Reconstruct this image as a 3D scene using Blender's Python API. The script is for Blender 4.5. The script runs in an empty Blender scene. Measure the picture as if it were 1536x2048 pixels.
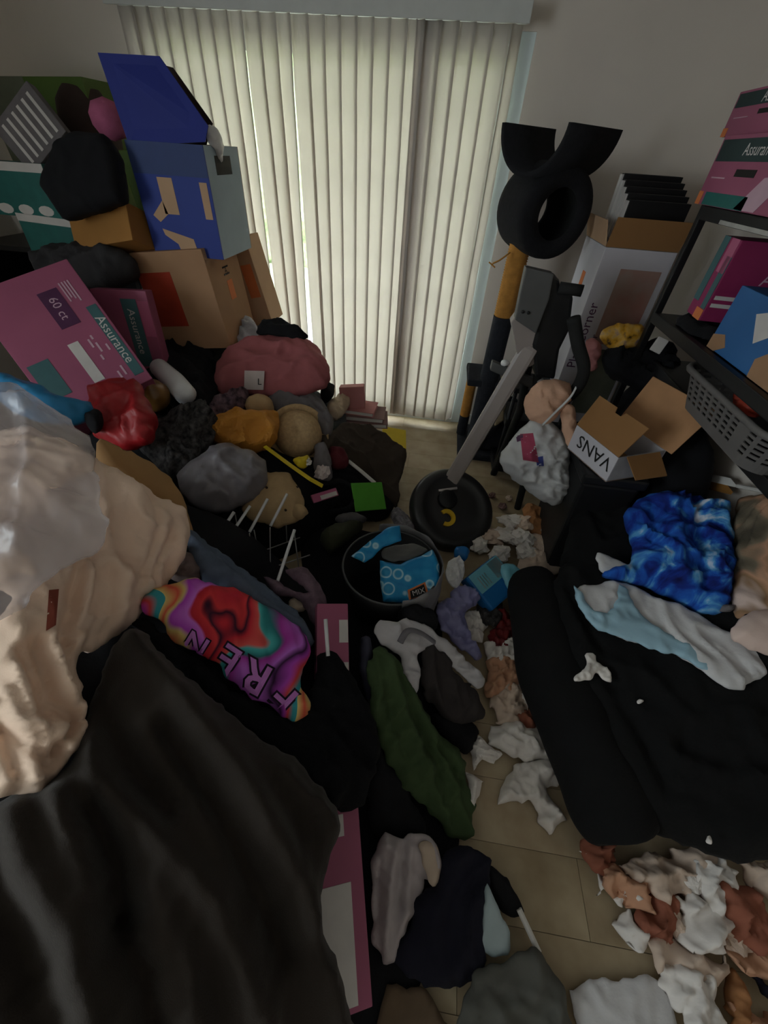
import bpy, bmesh, math, random
import numpy as np
from mathutils import Vector, Matrix, noise, geometry
from mathutils.bvhtree import BVHTree

# ------------------------------------------------------------------ scene, camera, light
scene = bpy.context.scene
COL = scene.collection
FPX = 800.0                       # focal length in pixels of the 1536 x 2048 frame
RM = np.array([[0.98903183, 0.131124, -0.06798919],
               [0.13802984, -0.65668206, 0.74142864],
               [0.05257181, -0.74268107, -0.66757849]])
EYE = np.array([0.0, 0.0, 1.609])
cam_data = bpy.data.cameras.new('camera')
cam = bpy.data.objects.new('camera', cam_data)
COL.objects.link(cam)
cam_data.sensor_fit = 'VERTICAL'
cam_data.sensor_height = 36.0
cam_data.lens = FPX / 2048.0 * 36.0
cam_data.clip_start = 0.02
rt, up, bk = RM @ [1, 0, 0], RM @ [0, -1, 0], -(RM @ [0, 0, 1])
cam.matrix_world = Matrix(((rt[0], up[0], bk[0], EYE[0]), (rt[1], up[1], bk[1], EYE[1]),
                           (rt[2], up[2], bk[2], EYE[2]), (0, 0, 0, 1)))
scene.camera = cam

world = bpy.data.worlds.new('world')
scene.world = world
world.use_nodes = True
wn = world.node_tree.nodes
wn['Background'].inputs['Color'].default_value = (0.90, 0.95, 1.0, 1)     # overcast daylight
wn['Background'].inputs['Strength'].default_value = 10.2

scene.view_settings.view_transform = 'Standard'
scene.view_settings.look = 'None'
scene.view_settings.exposure = 0.0
scene.view_settings.gamma = 1.0
scene.view_settings.use_curve_mapping = False

# portal in the glass door opening so the daylight is sampled well
pl = bpy.data.lights.new('door_daylight_portal', 'AREA')
pl.shape = 'RECTANGLE'; pl.size = 2.0; pl.size_y = 2.02
pl.cycles.is_portal = True
plo = bpy.data.objects.new('door_daylight_portal', pl)
plo.location = (-0.71, 3.13, 1.02); plo.rotation_euler = (math.radians(-90), 0, 0)
COL.objects.link(plo)
# the same for the added window in the left wall, out of the picture
pl2 = bpy.data.lights.new('added_window_portal', 'AREA')
pl2.shape = 'RECTANGLE'; pl2.size = 1.35; pl2.size_y = 1.8
pl2.cycles.is_portal = True
plo2 = bpy.data.objects.new('added_window_portal', pl2)
plo2.location = (-2.88, -1.0, 1.5); plo2.rotation_euler = (0, math.radians(-90), 0)
COL.objects.link(plo2)

# ------------------------------------------------------------------ helpers
LOC = {}

def ray(px, py):
    v = RM @ np.array([px - 768.0, py - 1024.0, FPX])
    return v / np.linalg.norm(v)

def P(px, py, z=None, y=None, x=None, xmax=1.30):
    """World point seen at a pixel, at a given height z, depth y or sideways position x."""
    v = ray(px, py)
    if z is not None: s = (z - EYE[2]) / v[2]
    elif y is not None: s = y / v[1]
    else: s = x / v[0]
    if v[0] * s > xmax: s = xmax / v[0]
    return Vector(EYE + v * s)

def lin(c):
    return tuple(((v / 255.0) / 12.92 if v / 255.0 <= 0.04045 else ((v / 255.0 + 0.055) / 1.055) ** 2.4) for v in c)

def tag(o, label=None, cat=None, group=None, kind=None):
    if label: o['label'] = label
    if cat: o['category'] = cat
    if group: o['group'] = group
    if kind: o['kind'] = kind
    return o

def mk(name, verts, faces, mat, parent=None, smooth=False, bevel=0.0, uv=None, solid=0.0, weld=False):
    """One mesh object from world-space vertices; a child keeps the origin of its thing."""
    V = np.array([tuple(v) for v in verts], dtype=float)
    if parent is None:
        mn, mx = V.min(0), V.max(0)
        loc = Vector(((mn[0] + mx[0]) / 2, (mn[1] + mx[1]) / 2, mn[2]))
    else:
        loc = LOC[parent.name]
    me = bpy.data.meshes.new(name)
    me.from_pydata([tuple(v) for v in (V - np.array(loc))], [], [tuple(f) for f in faces])
    if uv is not None:
        ul = me.uv_layers.new(name='UVMap')
        idx = np.empty(len(me.loops), dtype=np.int32); me.loops.foreach_get('vertex_index', idx)
        ul.data.foreach_set('uv', np.asarray(uv, dtype=np.float32)[idx].ravel())
    bm = bmesh.new(); bm.from_mesh(me)
    if weld: bmesh.ops.remove_doubles(bm, verts=bm.verts, dist=1e-5)
    if uv is None: bmesh.ops.recalc_face_normals(bm, faces=bm.faces)
    if bevel > 0:
        bmesh.ops.bevel(bm, geom=[e for e in bm.edges if e.calc_face_angle(0) > 0.6], offset=bevel, segments=2, affect='EDGES', profile=0.6)
    if solid:
        bmesh.ops.solidify(bm, geom=bm.faces[:], thickness=solid)
    bm.to_mesh(me); bm.free()
    if smooth:
        me.polygons.foreach_set('use_smooth', [True] * len(me.polygons))
    if mat is not None: me.materials.append(mat)
    o = bpy.data.objects.new(name, me)
    COL.objects.link(o)
    if parent is None:
        o.location = loc
    else:
        o.parent = parent
    LOC[o.name] = loc
    return o

def thing(name, label, cat, loc, group=None):
    o = bpy.data.objects.new(name, None)
    o.empty_display_size = 0.1
    o.location = loc; COL.objects.link(o)
    LOC[o.name] = Vector(loc)
    return tag(o, label, cat, group)

BF = [(0, 3, 2, 1), (4, 5, 6, 7), (0, 1, 5, 4), (1, 2, 6, 5), (2, 3, 7, 6), (3, 0, 4, 7)]

def box_vf(O, ex, ey, ez):
    O, ex, ey, ez = Vector(O), Vector(ex), Vector(ey), Vector(ez)
    return [O, O + ex, O + ex + ey, O + ey, O + ez, O + ex + ez, O + ex + ey + ez, O + ey + ez], BF

def abox(name, x0, x1, y0, y1, z0, z1, mat, parent=None, bevel=0.0):
    v, f = box_vf((x0, y0, z0), (x1 - x0, 0, 0), (0, y1 - y0, 0), (0, 0, z1 - z0))
    return mk(name, v, f, mat, parent, bevel=bevel)

def join_vf(parts):
    V, F = [], []
    for v, f in parts:
        b = len(V); V += [Vector(q) for q in v]; F += [tuple(i + b for i in q) for q in f]
    return V, F

class Frame:
    """A face of a box: origin corner, two edge vectors, outward normal."""
    def __init__(s, O, ex, ey, n):
        s.O, s.ex, s.ey, s.n = Vector(O), Vector(ex), Vector(ey), Vector(n).normalized()
    def at(s, u, v, h=0.0):
        return s.O + s.ex * u + s.ey * v + s.n * h

def face_frame(O, A, B):
    """Orthogonal frame from a corner, a point along the first edge and a point along the second."""
    O, A, B = Vector(O), Vector(A), Vector(B)
    ex = A - O; ey = B - O
    ey = ey - ex * (ey.dot(ex) / ex.length_squared)
    n = ex.cross(ey).normalized()
    if n.dot(Vector(EYE) - O) < 0: n = -n
    return Frame(O, ex, ey, n)

def carton(name, O, A, B, depth, mat, label, cat='box', group=None, bevel=0.004):
    fr = face_frame(O, A, B)
    v, f = box_vf(fr.O, fr.ex, fr.ey, -fr.n * depth)
    o = mk(name, v, f, mat, bevel=bevel)
    tag(o, label, cat, group)
    return o, fr

def side_frame(fr, depth, which):
    """Frame of a side face of a carton (which: 'u0','u1','v0','v1')."""
    d = -fr.n * depth
    if which == 'u1': return Frame(fr.O + fr.ex, d, fr.ey, fr.ex)
    if which == 'u0': return Frame(fr.O, d, fr.ey, -fr.ex)
    if which == 'v1': return Frame(fr.O + fr.ey, fr.ex, d, fr.ey)
    return Frame(fr.O, fr.ex, d, -fr.ey)

def panel(name, parent, fr, u0, v0, u1, v1, mat, h=0.0015, poly=None):
    pts = poly or [(u0, v0), (u1, v0), (u1, v1), (u0, v1)]
    n = len(pts)
    V = [fr.at(u, v, 0.0002) for u, v in pts] + [fr.at(u, v, h) for u, v in pts]
    F = [tuple(range(n - 1, -1, -1)), tuple(range(n, 2 * n))] + [(i, (i + 1) % n, n + (i + 1) % n, n + i) for i in range(n)]
    return mk(name, V, F, mat, parent)

def text_vf(body, size, bold=0.0):
    cu = bpy.data.curves.new('lettering', 'FONT')
    cu.body = body; cu.size = size; cu.align_x = 'CENTER'; cu.align_y = 'CENTER'; cu.resolution_u = 2; cu.offset = bold
    ob = bpy.data.objects.new('lettering', cu); COL.objects.link(ob)
    bpy.context.view_layer.update()
    me = ob.to_mesh()
    V = [v.co.copy() for v in me.vertices]; F = [tuple(p.vertices) for p in me.polygons]
    ob.to_mesh_clear(); bpy.data.objects.remove(ob); bpy.data.curves.remove(cu)
    return V, F

def lettering(parent, fr, u, v, body, size, mat, ang=0.0, flip=False, h=0.0022, sx=1.0):
    V, F = text_vf(body, size)
    a = fr.ex.normalized(); b = fr.n.cross(a)
    if flip: a, b = -a, -b
    ca, sa = math.cos(ang), math.sin(ang)
    a2, b2 = a * ca + b * sa, b * ca - a * sa
    c = fr.at(u, v, h)
    return mk('lettering', [c + a2 * (q.x * sx) + b2 * q.y for q in V], F, mat, parent)

def tube_vf(pts, rad, seg=10, flat=1.0, caps=True):
    pts = [Vector(p) for p in pts]; n = len(pts)
    rad = rad if isinstance(rad, (list, tuple)) else [rad] * n
    V, F = [], []
    prev = None
    for i, p in enumerate(pts):
        t = (pts[min(i + 1, n - 1)] - pts[max(i - 1, 0)]).normalized()
        if prev is None:
            r = Vector((0, 0, 1)) if abs(t.z) < 0.9 else Vector((1, 0, 0))
            a = t.cross(r).normalized()
        else:
            a = (prev - t * prev.dot(t)).normalized()
        prev = a; b = t.cross(a)
        for k in range(seg):
            th = 2 * math.pi * k / seg
            V.append(p + a * (rad[i] * math.cos(th)) + b * (rad[i] * flat * math.sin(th)))
    for i in range(n - 1):
        for k in range(seg):
            F.append((i * seg + k, i * seg + (k + 1) % seg, (i + 1) * seg + (k + 1) % seg, (i + 1) * seg + k))
    if caps:
        F.append(tuple(range(seg - 1, -1, -1))); F.append(tuple((n - 1) * seg + k for k in range(seg)))
    return V, F

def smooth_path(pts, n=8, closed=False):
    pts = [Vector(p) for p in pts]; m = len(pts); out = []
    rng = range(m) if closed else range(m - 1)
    for i in rng:
        if closed: p0, p1, p2, p3 = pts[i - 1], pts[i], pts[(i + 1) % m], pts[(i + 2) % m]
        else: p0, p1, p2, p3 = pts[max(i - 1, 0)], pts[i], pts[i + 1], pts[min(i + 2, m - 1)]
        for k in range(n):
            t = k / n
            out.append(0.5 * ((2 * p1) + (p2 - p0) * t + (2 * p0 - 5 * p1 + 4 * p2 - p3) * t * t + (3 * p1 - p0 - 3 * p2 + p3) * t ** 3))
    if not closed: out.append(pts[-1])
    return out

def lathe_vf(c, axis, prof, seg=32, ref=None):
    """prof: list of (radius, height along axis)."""
    axis = Vector(axis).normalized(); c = Vector(c)
    ref = Vector(ref) if ref else (Vector((0, 0, 1)) if abs(axis.z) < 0.9 else Vector((1, 0, 0)))
    a = (ref - axis * ref.dot(axis)).normalized(); b = axis.cross(a)
    V, F = [], []
    for r, h in prof:
        for k in range(seg):
            th = 2 * math.pi * k / seg
            V.append(c + axis * h + (a * math.cos(th) + b * math.sin(th)) * r)
    m = len(prof)
    for i in range(m - 1):
        for k in range(seg):
            F.append((i * seg + k, i * seg + (k + 1) % seg, (i + 1) * seg + (k + 1) % seg, (i + 1) * seg + k))
    return V, F

def chaikin(A, it):
    for _ in range(it):
        B = np.roll(A, -1, 0)
        A = np.stack([0.75 * A + 0.25 * B, 0.25 * A + 0.75 * B], 1).reshape(-1, 3)
    return A

def seg_dist(Q, poly, closed=True):
    """Distance of points Q (n,2) to a polyline (m,2)."""
    A = poly if closed else poly[:-1]
    B = np.roll(poly, -1, 0) if closed else poly[1:]
    AB = B - A; L = (AB ** 2).sum(1) + 1e-12
    t = np.clip(((Q[:, None, :] - A[None]) * AB[None]).sum(2) / L[None], 0, 1)
    D = Q[:, None, :] - (A[None] + t[..., None] * AB[None])
    return np.sqrt((D ** 2).sum(2)).min(1)

def inside(Q, poly):
    x, y = Q[:, 0], Q[:, 1]; r = np.zeros(len(Q), bool)
    for (x1, y1), (x2, y2) in zip(poly, np.roll(poly, -1, 0)):
        c = ((y1 > y) != (y2 > y)) & (x < (x2 - x1) * (y - y1) / (y2 - y1 + 1e-15) + x1)
        r ^= c
    return r

SURF = {}

def patch(name, pts, mat, label=None, cat=None, group=None, sp=0.016, bulge=0.03, w=0.06, back=0.01, wr=0.006, ws=9.0,
          wang=0.0, wst=1.0, folds=(), bumps=(), seed=1, smooth=2, flat=False, crease=0.0, cs=14.0, parent=None, dz=0.0, xmax=1.30, jag=0.007):
    """A soft or crumpled body bounded by an outline in space: cloth, bag, paper, plush."""
    A = np.array([tuple(p) if isinstance(p, Vector) else tuple(P(p[0], p[1], z=p[2], xmax=xmax)) for p in pts], float)
    if dz: A[:, 2] += dz
    if smooth: A = chaikin(A, smooth)
    c = A.mean(0)
    U, S, Vt = np.linalg.svd(A - c)
    n = Vt[2]
    if n @ (EYE - c) < 0: n = -n
    u = Vt[0]
    if u[0] < 0: u = -u
    v = np.cross(n, u)
    # resample the outline
    seglen = np.linalg.norm(np.roll(A, -1, 0) - A, axis=1)
    cum = np.concatenate([[0], np.cumsum(seglen)]); m = max(12, int(cum[-1] / sp))
    tt = np.linspace(0, cum[-1], m, endpoint=False)
    AC = np.vstack([A, A[:1]])
    B3 = np.stack([np.interp(tt, cum, AC[:, k]) for k in range(3)], 1)
    if jag > 0:
        for i in range(m):
            q = Vector(B3[i]) * 13 + Vector((seed * 2.3, 0, 0)); q2 = q * 2.7
            B3[i] += (u * (noise.noise(q) + .6 * noise.noise(q2)) + v * (noise.noise(q + Vector((7, 3, 1))) + .6 * noise.noise(q2 + Vector((7, 3, 1))))) * jag * 2.0
    B2 = np.stack([(B3 - c) @ u, (B3 - c) @ v], 1); Bh = (B3 - c) @ n
    mn, mx = B2.min(0), B2.max(0)
    rng = np.random.RandomState(seed)
    gx, gy = np.meshgrid(np.arange(mn[0], mx[0], sp), np.arange(mn[1], mx[1], sp * 0.87))
    gx = gx + (np.arange(gx.shape[0]) % 2)[:, None] * sp * 0.5
    Q = np.stack([gx.ravel(), gy.ravel()], 1) + rng.uniform(-.22, .22, (gx.size, 2)) * sp
    Q = Q[inside(Q, B2)]
    if len(Q): Q = Q[seg_dist(Q, B2) > 0.5 * sp]
    allp = np.vstack([B2, Q]) if len(Q) else B2
    res = geometry.delaunay_2d_cdt([Vector(p) for p in allp], [(i, (i + 1) % m) for i in range(m)], [], 1, 1e-6)
    W = np.array([tuple(p) for p in res[0]]); tris = res[2]
    D = seg_dist(W, B2)
    iw = 1.0 / (((W[:, None, :] - B2[None]) ** 2).sum(2) + 1e-6) ** 1.3
    base = (iw * Bh[None]).sum(1) / iw.sum(1)
    pr = np.clip(D / w, 0, 1)
    prof = pr * (2 - pr)
    edge = 0.3 + 0.7 * np.clip(D / (0.5 * w), 0, 1)
    ca, sa = math.cos(wang), math.sin(wang)
    def surf_extra(W):
        out = np.zeros(len(W))
        for i, (a, b) in enumerate(W):
            tw = 0.9 * noise.noise(Vector((a * 3.1, b * 3.1, seed * 1.9 + 40)))
            c2, s2 = math.cos(wang + tw), math.sin(wang + tw)
            x, y = (a * c2 + b * s2) * ws * 1.25 / max(wst, 1.6), (b * c2 - a * s2) * ws * 1.25
            q = Vector((x, y, seed * 3.7))
            wv = noise.noise(q * 0.6 + Vector((3, 1, 2))) * 0.8
            q2 = q + Vector((wv, wv, 0))
            r1 = max(0, 1 - 1.9 * abs(noise.noise(q2))); r2 = max(0, 1 - 1.9 * abs(noise.noise(q2 * 2.2 + Vector((11, 5, 0)))))
            r3 = noise.noise(q2 * 4.5 + Vector((2, 8, 0)))
            val = wr * 3.0 * (r1 * r1 * .75 + r2 * r2 * .35 + r3 * .10 - 0.35)
            if crease:
                d1 = noise.voronoi(Vector((a * cs, b * cs, seed * 1.3)))[0]
                val += crease * 1.5 * (0.6 - (d1[1] - d1[0]) * 1.2 + 0.4 * noise.noise(q * 0.7))
            out[i] = val
        return out
    ex = surf_extra(W)
    def to_plane(px, py):
        d = ray(px, py); s = ((c - EYE) @ n) / (d @ n)
        q = EYE + d * s - c
        return (q @ u, q @ v)
    for pl_, amp, wid in folds:
        ln = np.array([to_plane(*q) for q in pl_])
        dd = seg_dist(W, ln, False)
        ex += amp * np.exp(-(dd / wid) ** 2)
    for px, py, amp, rad in bumps:
        q = np.array(to_plane(px, py))
        ex += amp * np.exp(-((W - q) ** 2).sum(1) / rad ** 2)
    top = base + bulge * prof + ex * edge
    bot = base - back * (.25 + .75 * prof) + np.minimum(ex, 0) * edge * 0.9 - 0.002
    N = len(W)
    pos = lambda h: c[None] + W[:, 0:1] * u[None] + W[:, 1:2] * v[None] + h[:, None] * n[None]
    V3 = np.vstack([pos(top), pos(bot)])
    F = [tuple(t) for t in tris] + [tuple(i + N for i in reversed(t)) for t in tris]
    on = D < 1e-5
    order = {}
    # rim: join top and bottom along the boundary edges
    cnt = {}
    for t in tris:
        for a, b in ((t[0], t[1]), (t[1], t[2]), (t[2], t[0])):
            cnt[(a, b)] = 1
    for (a, b) in list(cnt):
        if (b, a) not in cnt:
            F.append((b, a, a + N, b + N))
    uvc = np.vstack([W, W])
    # make sure triangles face the viewer side
    t = tris[0]; w0, w1, w2 = W[t[0]], W[t[1]], W[t[2]]
    if (w1[0] - w0[0]) * (w2[1] - w0[1]) - (w1[1] - w0[1]) * (w2[0] - w0[0]) < 0:
        F = [tuple(reversed(f)) for f in F]
    V3[:, 2] = np.maximum(V3[:, 2], 0.004)
    V3[:, 0] = np.minimum(V3[:, 0], 1.335)
    o = mk(name, V3, F, mat, parent, smooth=not flat, uv=uvc)
    if label: tag(o, label, cat, group)
    SURF[o.name] = (V3[:N], [tuple(t) for t in tris], n)
    return o

def on_surface(o, px, py, lift=0.002):
    V, T, n = SURF[o.name]
    key = o.name + '_bvh'
    if key not in SURF:
        SURF[key] = BVHTree.FromPolygons([Vector(v) for v in V], T)
    hit = SURF[key].ray_cast(Vector(EYE), Vector(ray(px, py)))
    if hit[0] is None: return None
    return hit[0] - Vector(ray(px, py)) * lift

def print_on(o, name, pxpoly, mat, lift=0.002, n=14):
    """A flat print laid on a soft body: a small grid of points inside a four-cornered pixel shape."""
    q = [np.array(p, float) for p in pxpoly]
    V, idx, F = [], {}, []
    for i in range(n + 1):
        for j in range(n + 1):
            a, b = i / n, j / n
            p = (q[0] * (1 - a) + q[1] * a) * (1 - b) + (q[3] * (1 - a) + q[2] * a) * b
            h = on_surface(o, p[0], p[1], lift)
            if h is not None: idx[i, j] = len(V); V.append(h)
    for i in range(n):
        for j in range(n):
            k = [(i, j), (i + 1, j), (i + 1, j + 1), (i, j + 1)]
            if all(t in idx for t in k): F.append(tuple(idx[t] for t in k))
    if F: return mk(name, V, F, mat, o, smooth=True)

def text_on(o, body, cx, cy, size, ang, mat, lift=0.004, sx=1.0, shear=0.0, bold=0.0):
    """Lettering printed on a soft body; size and place in pixels of the view."""
    V, F = text_vf(body, 1.0, bold)
    bm = bmesh.new()
    vs = [bm.verts.new(v) for v in V]
    for f in F:
        try: bm.faces.new([vs[i] for i in f])
        except ValueError: pass
    bmesh.ops.triangulate(bm, faces=bm.faces)
    bmesh.ops.subdivide_edges(bm, edges=bm.edges, cuts=2, use_grid_fill=True)
    bm.verts.index_update()
    ca, sa = math.cos(ang), math.sin(ang)
    out = []
    for v in bm.verts:
        x, y = v.co.x * size * sx + v.co.y * size * shear, -v.co.y * size
        h = on_surface(o, cx + x * ca - y * sa, cy + x * sa + y * ca, lift)
        out.append(h)
    F2 = [tuple(v.index for v in f.verts) for f in bm.faces if all(out[v.index] is not None for v in f.verts)]
    used = sorted({i for f in F2 for i in f}); mp = {i: k for k, i in enumerate(used)}
    bm.free()
    if F2: return mk('lettering', [out[i] for i in used], [tuple(mp[i] for i in f) for f in F2], mat, o)

CRUMPLE = {}

def crumple(name, pos, r, mat, seed, label, cat, group=None, squash=0.65, k=3.2, sub=3):
    key = (seed % 7, round(squash, 1), sub)
    if key not in CRUMPLE:
        bm = bmesh.new(); bmesh.ops.create_icosphere(bm, subdivisions=sub, radius=1.0)
        for v in bm.verts:
            q = v.co.copy()
            d = noise.voronoi(q * k * 0.6 + Vector((key[0] * 5.1, 0, 0)))[0]
            s = 0.72 + 0.55 * min(d[1] - d[0], 0.6) + 0.35 * noise.noise(q * 1.4 + Vector((0, key[0] * 3.3, 0)))
            v.co = q * s; v.co.z *= squash
        mz = min(v.co.z for v in bm.verts)
        for v in bm.verts: v.co.z -= mz
        me = bpy.data.meshes.new(name); bm.to_mesh(me); bm.free()
        CRUMPLE[key] = me
    me = CRUMPLE[key].copy() if CRUMPLE[key].materials else CRUMPLE[key]
    mk_ = (key, mat.name)
    if mk_ not in CRUMPLE:
        m2 = CRUMPLE[key].copy(); m2.materials.clear(); m2.materials.append(mat); CRUMPLE[mk_] = m2
    o = bpy.data.objects.new(name, CRUMPLE[mk_]); COL.objects.link(o)
    rnd = random.Random(seed)
    o.location = pos; o.scale = (r * rnd.uniform(.8, 1.3), r * rnd.uniform(.8, 1.2), r)
    o.rotation_euler = (rnd.uniform(-.4, .4), rnd.uniform(-.4, .4), rnd.uniform(0, 6.28))
    LOC[o.name] = Vector(pos)
    return tag(o, label, cat, group)

# ------------------------------------------------------------------ materials
def mat(name, col, rough=0.85, var=0.14, vs=18.0, bump=0.12, bs=160.0, metal=0.0, spec=0.3, transl=0.0, clear=0.0, sheen=0.0, col2=None, cvs=None):
    m = bpy.data.materials.new(name); m.use_nodes = True
    nt = m.node_tree; N = nt.nodes; L = nt.links
    b = N['Principled BSDF']
    g = sum(col) / 3; col = tuple(k * .86 + g * .14 for k in col)
    b.inputs['Roughness'].default_value = rough; b.inputs['Metallic'].default_value = metal
    b.inputs['Specular IOR Level'].default_value = spec
    if sheen:
        b.inputs['Sheen Weight'].default_value = sheen
        b.inputs['Sheen Roughness'].default_value = 0.5
    tc = N.new('ShaderNodeTexCoord')
    nz = N.new('ShaderNodeTexNoise'); nz.inputs['Scale'].default_value = vs; nz.inputs['Detail'].default_value = 4
    L.new(tc.outputs['Object'], nz.inputs['Vector'])
    rp = N.new('ShaderNodeValToRGB'); c = lin(col); c2 = lin(col2) if col2 else None
    rp.color_ramp.elements[0].position = 0.3; rp.color_ramp.elements[1].position = 0.7
    rp.color_ramp.elements[0].color = tuple(max(0, k * (1 - var)) for k in (c2 or c)) + (1,)
    rp.color_ramp.elements[1].color = tuple(min(1, k * (1 + var)) for k in c) + (1,)
    L.new(nz.outputs['Fac'], rp.inputs['Fac'])
    L.new(rp.outputs['Color'], b.inputs['Base Color'])
    if bump:
        n2 = N.new('ShaderNodeTexNoise'); n2.inputs['Scale'].default_value = bs; n2.inputs['Detail'].default_value = 2
        L.new(tc.outputs['Object'], n2.inputs['Vector'])
        bp = N.new('ShaderNodeBump'); bp.inputs['Strength'].default_value = bump; bp.inputs['Distance'].default_value = 0.004
        L.new(n2.outputs['Fac'], bp.inputs['Height']); L.new(bp.outputs['Normal'], b.inputs['Normal'])
    out = N['Material Output']; sh = b.outputs['BSDF']
    if transl:
        t = N.new('ShaderNodeBsdfTranslucent'); L.new(rp.outputs['Color'], t.inputs['Color'])
        mx = N.new('ShaderNodeMixShader'); mx.inputs['Fac'].default_value = transl
        L.new(sh, mx.inputs[1]); L.new(t.outputs[0], mx.inputs[2]); sh = mx.outputs[0]
    if clear:
        t = N.new('ShaderNodeBsdfTransparent')
        mx = N.new('ShaderNodeMixShader'); mx.inputs['Fac'].default_value = clear
        L.new(sh, mx.inputs[1]); L.new(t.outputs[0], mx.inputs[2]); sh = mx.outputs[0]
    L.new(sh, out.inputs['Surface'])
    return m

def ramp_mat(name, stops, scale, dist=0.0, rough=0.8, kind='noise', det=4.0, coord='UV', bump=0.1, bscale=200.0, rot=0.0, sc=(1, 1, 1), phase=0.0, dsc=1.2):
    m = bpy.data.materials.new(name); m.use_nodes = True
    nt = m.node_tree; N = nt.nodes; L = nt.links; b = N['Principled BSDF']
    b.inputs['Roughness'].default_value = rough; b.inputs['Specular IOR Level'].default_value = 0.3
    tc = N.new('ShaderNodeTexCoord'); mp = N.new('ShaderNodeMapping')
    mp.inputs['Rotation'].default_value = (0, 0, rot); mp.inputs['Scale'].default_value = sc
    L.new(tc.outputs[coord], mp.inputs['Vector'])
    if kind == 'wave':
        t = N.new('ShaderNodeTexWave'); t.inputs['Scale'].default_value = scale; t.inputs['Distortion'].default_value = dist
        t.inputs['Detail'].default_value = det; t.inputs['Detail Scale'].default_value = dsc; t.inputs['Phase Offset'].default_value = phase; t.wave_profile = 'SAW'; f = t.outputs['Fac']
    elif kind == 'voronoi':
        t = N.new('ShaderNodeTexVoronoi'); t.inputs['Scale'].default_value = scale; f = t.outputs['Distance']
    else:
        t = N.new('ShaderNodeTexNoise'); t.inputs['Scale'].default_value = scale; t.inputs['Detail'].default_value = det
        t.inputs['Distortion'].default_value = dist; f = t.outputs['Fac']
    L.new(mp.outputs['Vector'], t.inputs['Vector'])
    rp = N.new('ShaderNodeValToRGB'); e = rp.color_ramp.elements
    while len(e) < len(stops): e.new(0.5)
    for i, (p, c) in enumerate(stops):
        e[i].position = p; e[i].color = lin(c) + (1,)
    L.new(f, rp.inputs['Fac']); L.new(rp.outputs['Color'], b.inputs['Base Color'])
    if bump:
        n2 = N.new('ShaderNodeTexNoise'); n2.inputs['Scale'].default_value = bscale
        L.new(tc.outputs['Object'], n2.inputs['Vector'])
        bp = N.new('ShaderNodeBump'); bp.inputs['Strength'].default_value = bump; bp.inputs['Distance'].default_value = 0.003
        L.new(n2.outputs['Fac'], bp.inputs['Height']); L.new(bp.outputs['Normal'], b.inputs['Normal'])
    return m

# ------------------------------------------------------------------ palette
M = {}
def new(k, *a, **kw):
    M[k] = mat(k, *a, **kw); return M[k]
new('wall_paint', (222, 211, 200), rough=.95, var=.03, vs=3, bump=.08, bs=90)
new('ceiling_paint', (205, 202, 196), rough=.95, var=.03, vs=3, bump=.15, bs=70)
new('trim_white', (225, 224, 220), rough=.5, var=.02, bump=0)
new('floor_gap', (120, 104, 82), rough=.9)
new('plank_a', (182, 164, 132), rough=.45, var=.12, vs=9, bump=.06, bs=60, col2=(166, 145, 116))
new('plank_b', (178, 160, 128), rough=.45, var=.12, vs=7, bump=.06, bs=60, col2=(158, 137, 108))
new('plank_c', (186, 168, 137), rough=.45, var=.1, vs=8, bump=.06, bs=60, col2=(172, 150, 122))
new('slat_vinyl', (228, 220, 214), rough=.55, var=.03, vs=4, bump=.05, bs=400, transl=.5)
new('rail_white', (205, 208, 205), rough=.5, var=.03, bump=0)
new('door_frame', (205, 208, 210), rough=.4, var=.02, bump=0)
new('patio', (200, 198, 192), rough=.95, var=.08)
new('lawn', (160, 168, 135), rough=1, var=.3, vs=5)
new('hedge_leaf', (156, 178, 124), rough=1, var=.4, vs=14, bump=.6, bs=25)
new('eave', (180, 176, 168), rough=.9)
gl = bpy.data.materials.new('door_glass'); gl.use_nodes = True
g_n = gl.node_tree.nodes; g_l = gl.node_tree.links
g_t = g_n.new('ShaderNodeBsdfTransparent'); g_t.inputs[0].default_value = (.95, .98, .97, 1)
g_g = g_n.new('ShaderNodeBsdfGlossy'); g_g.inputs['Roughness'].default_value = .02
g_m = g_n.new('ShaderNodeMixShader'); g_m.inputs[0].default_value = .05
g_l.new(g_t.outputs[0], g_m.inputs[1]); g_l.new(g_g.outputs[0], g_m.inputs[2]); g_l.new(g_m.outputs[0], g_n['Material Output'].inputs['Surface'])
M['glass'] = gl

# ------------------------------------------------------------------ the room
XL, XR, YB, YF, ZC = -2.75, 1.36, 2.98, -2.4, 2.46
DX0, DX1, DZ = -1.71, 0.29, 2.07          # glass door opening
def struct(o): o['kind'] = 'structure'; return o
struct(abox('floor', XL, XR, YF, YB + .16, -.06, -.004, M['floor_gap']))
fl = bpy.data.objects['floor']
rnd = random.Random(4)
plank_me = {}
yy = YF; row = 0
while yy < YB:
    xx = XL - rnd.uniform(0, 1.1)
    while xx < XR:
        x0, x1 = max(xx, XL), min(xx + 1.22, XR)
        if x1 - x0 > .05 and yy > -.75:
            k = rnd.choice('abc')
            key = (k, round(x1 - x0, 3))
            if key not in plank_me:
                v, f = box_vf((0, 0, 0), (x1 - x0 - .0015, 0, 0), (0, .1785, 0), (0, 0, .0045))
                me = bpy.data.meshes.new('plank'); me.from_pydata([tuple(q) for q in v], [], f); me.materials.append(M['plank_' + k])
                plank_me[key] = me
            o = bpy.data.objects.new('plank', plank_me[key]); COL.objects.link(o); o.parent = fl
            o.location = Vector((x0, yy, -.0042 + rnd.uniform(-.0002, .0002))) - fl.location
        xx += 1.22
    yy += .18; row += 1
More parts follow.
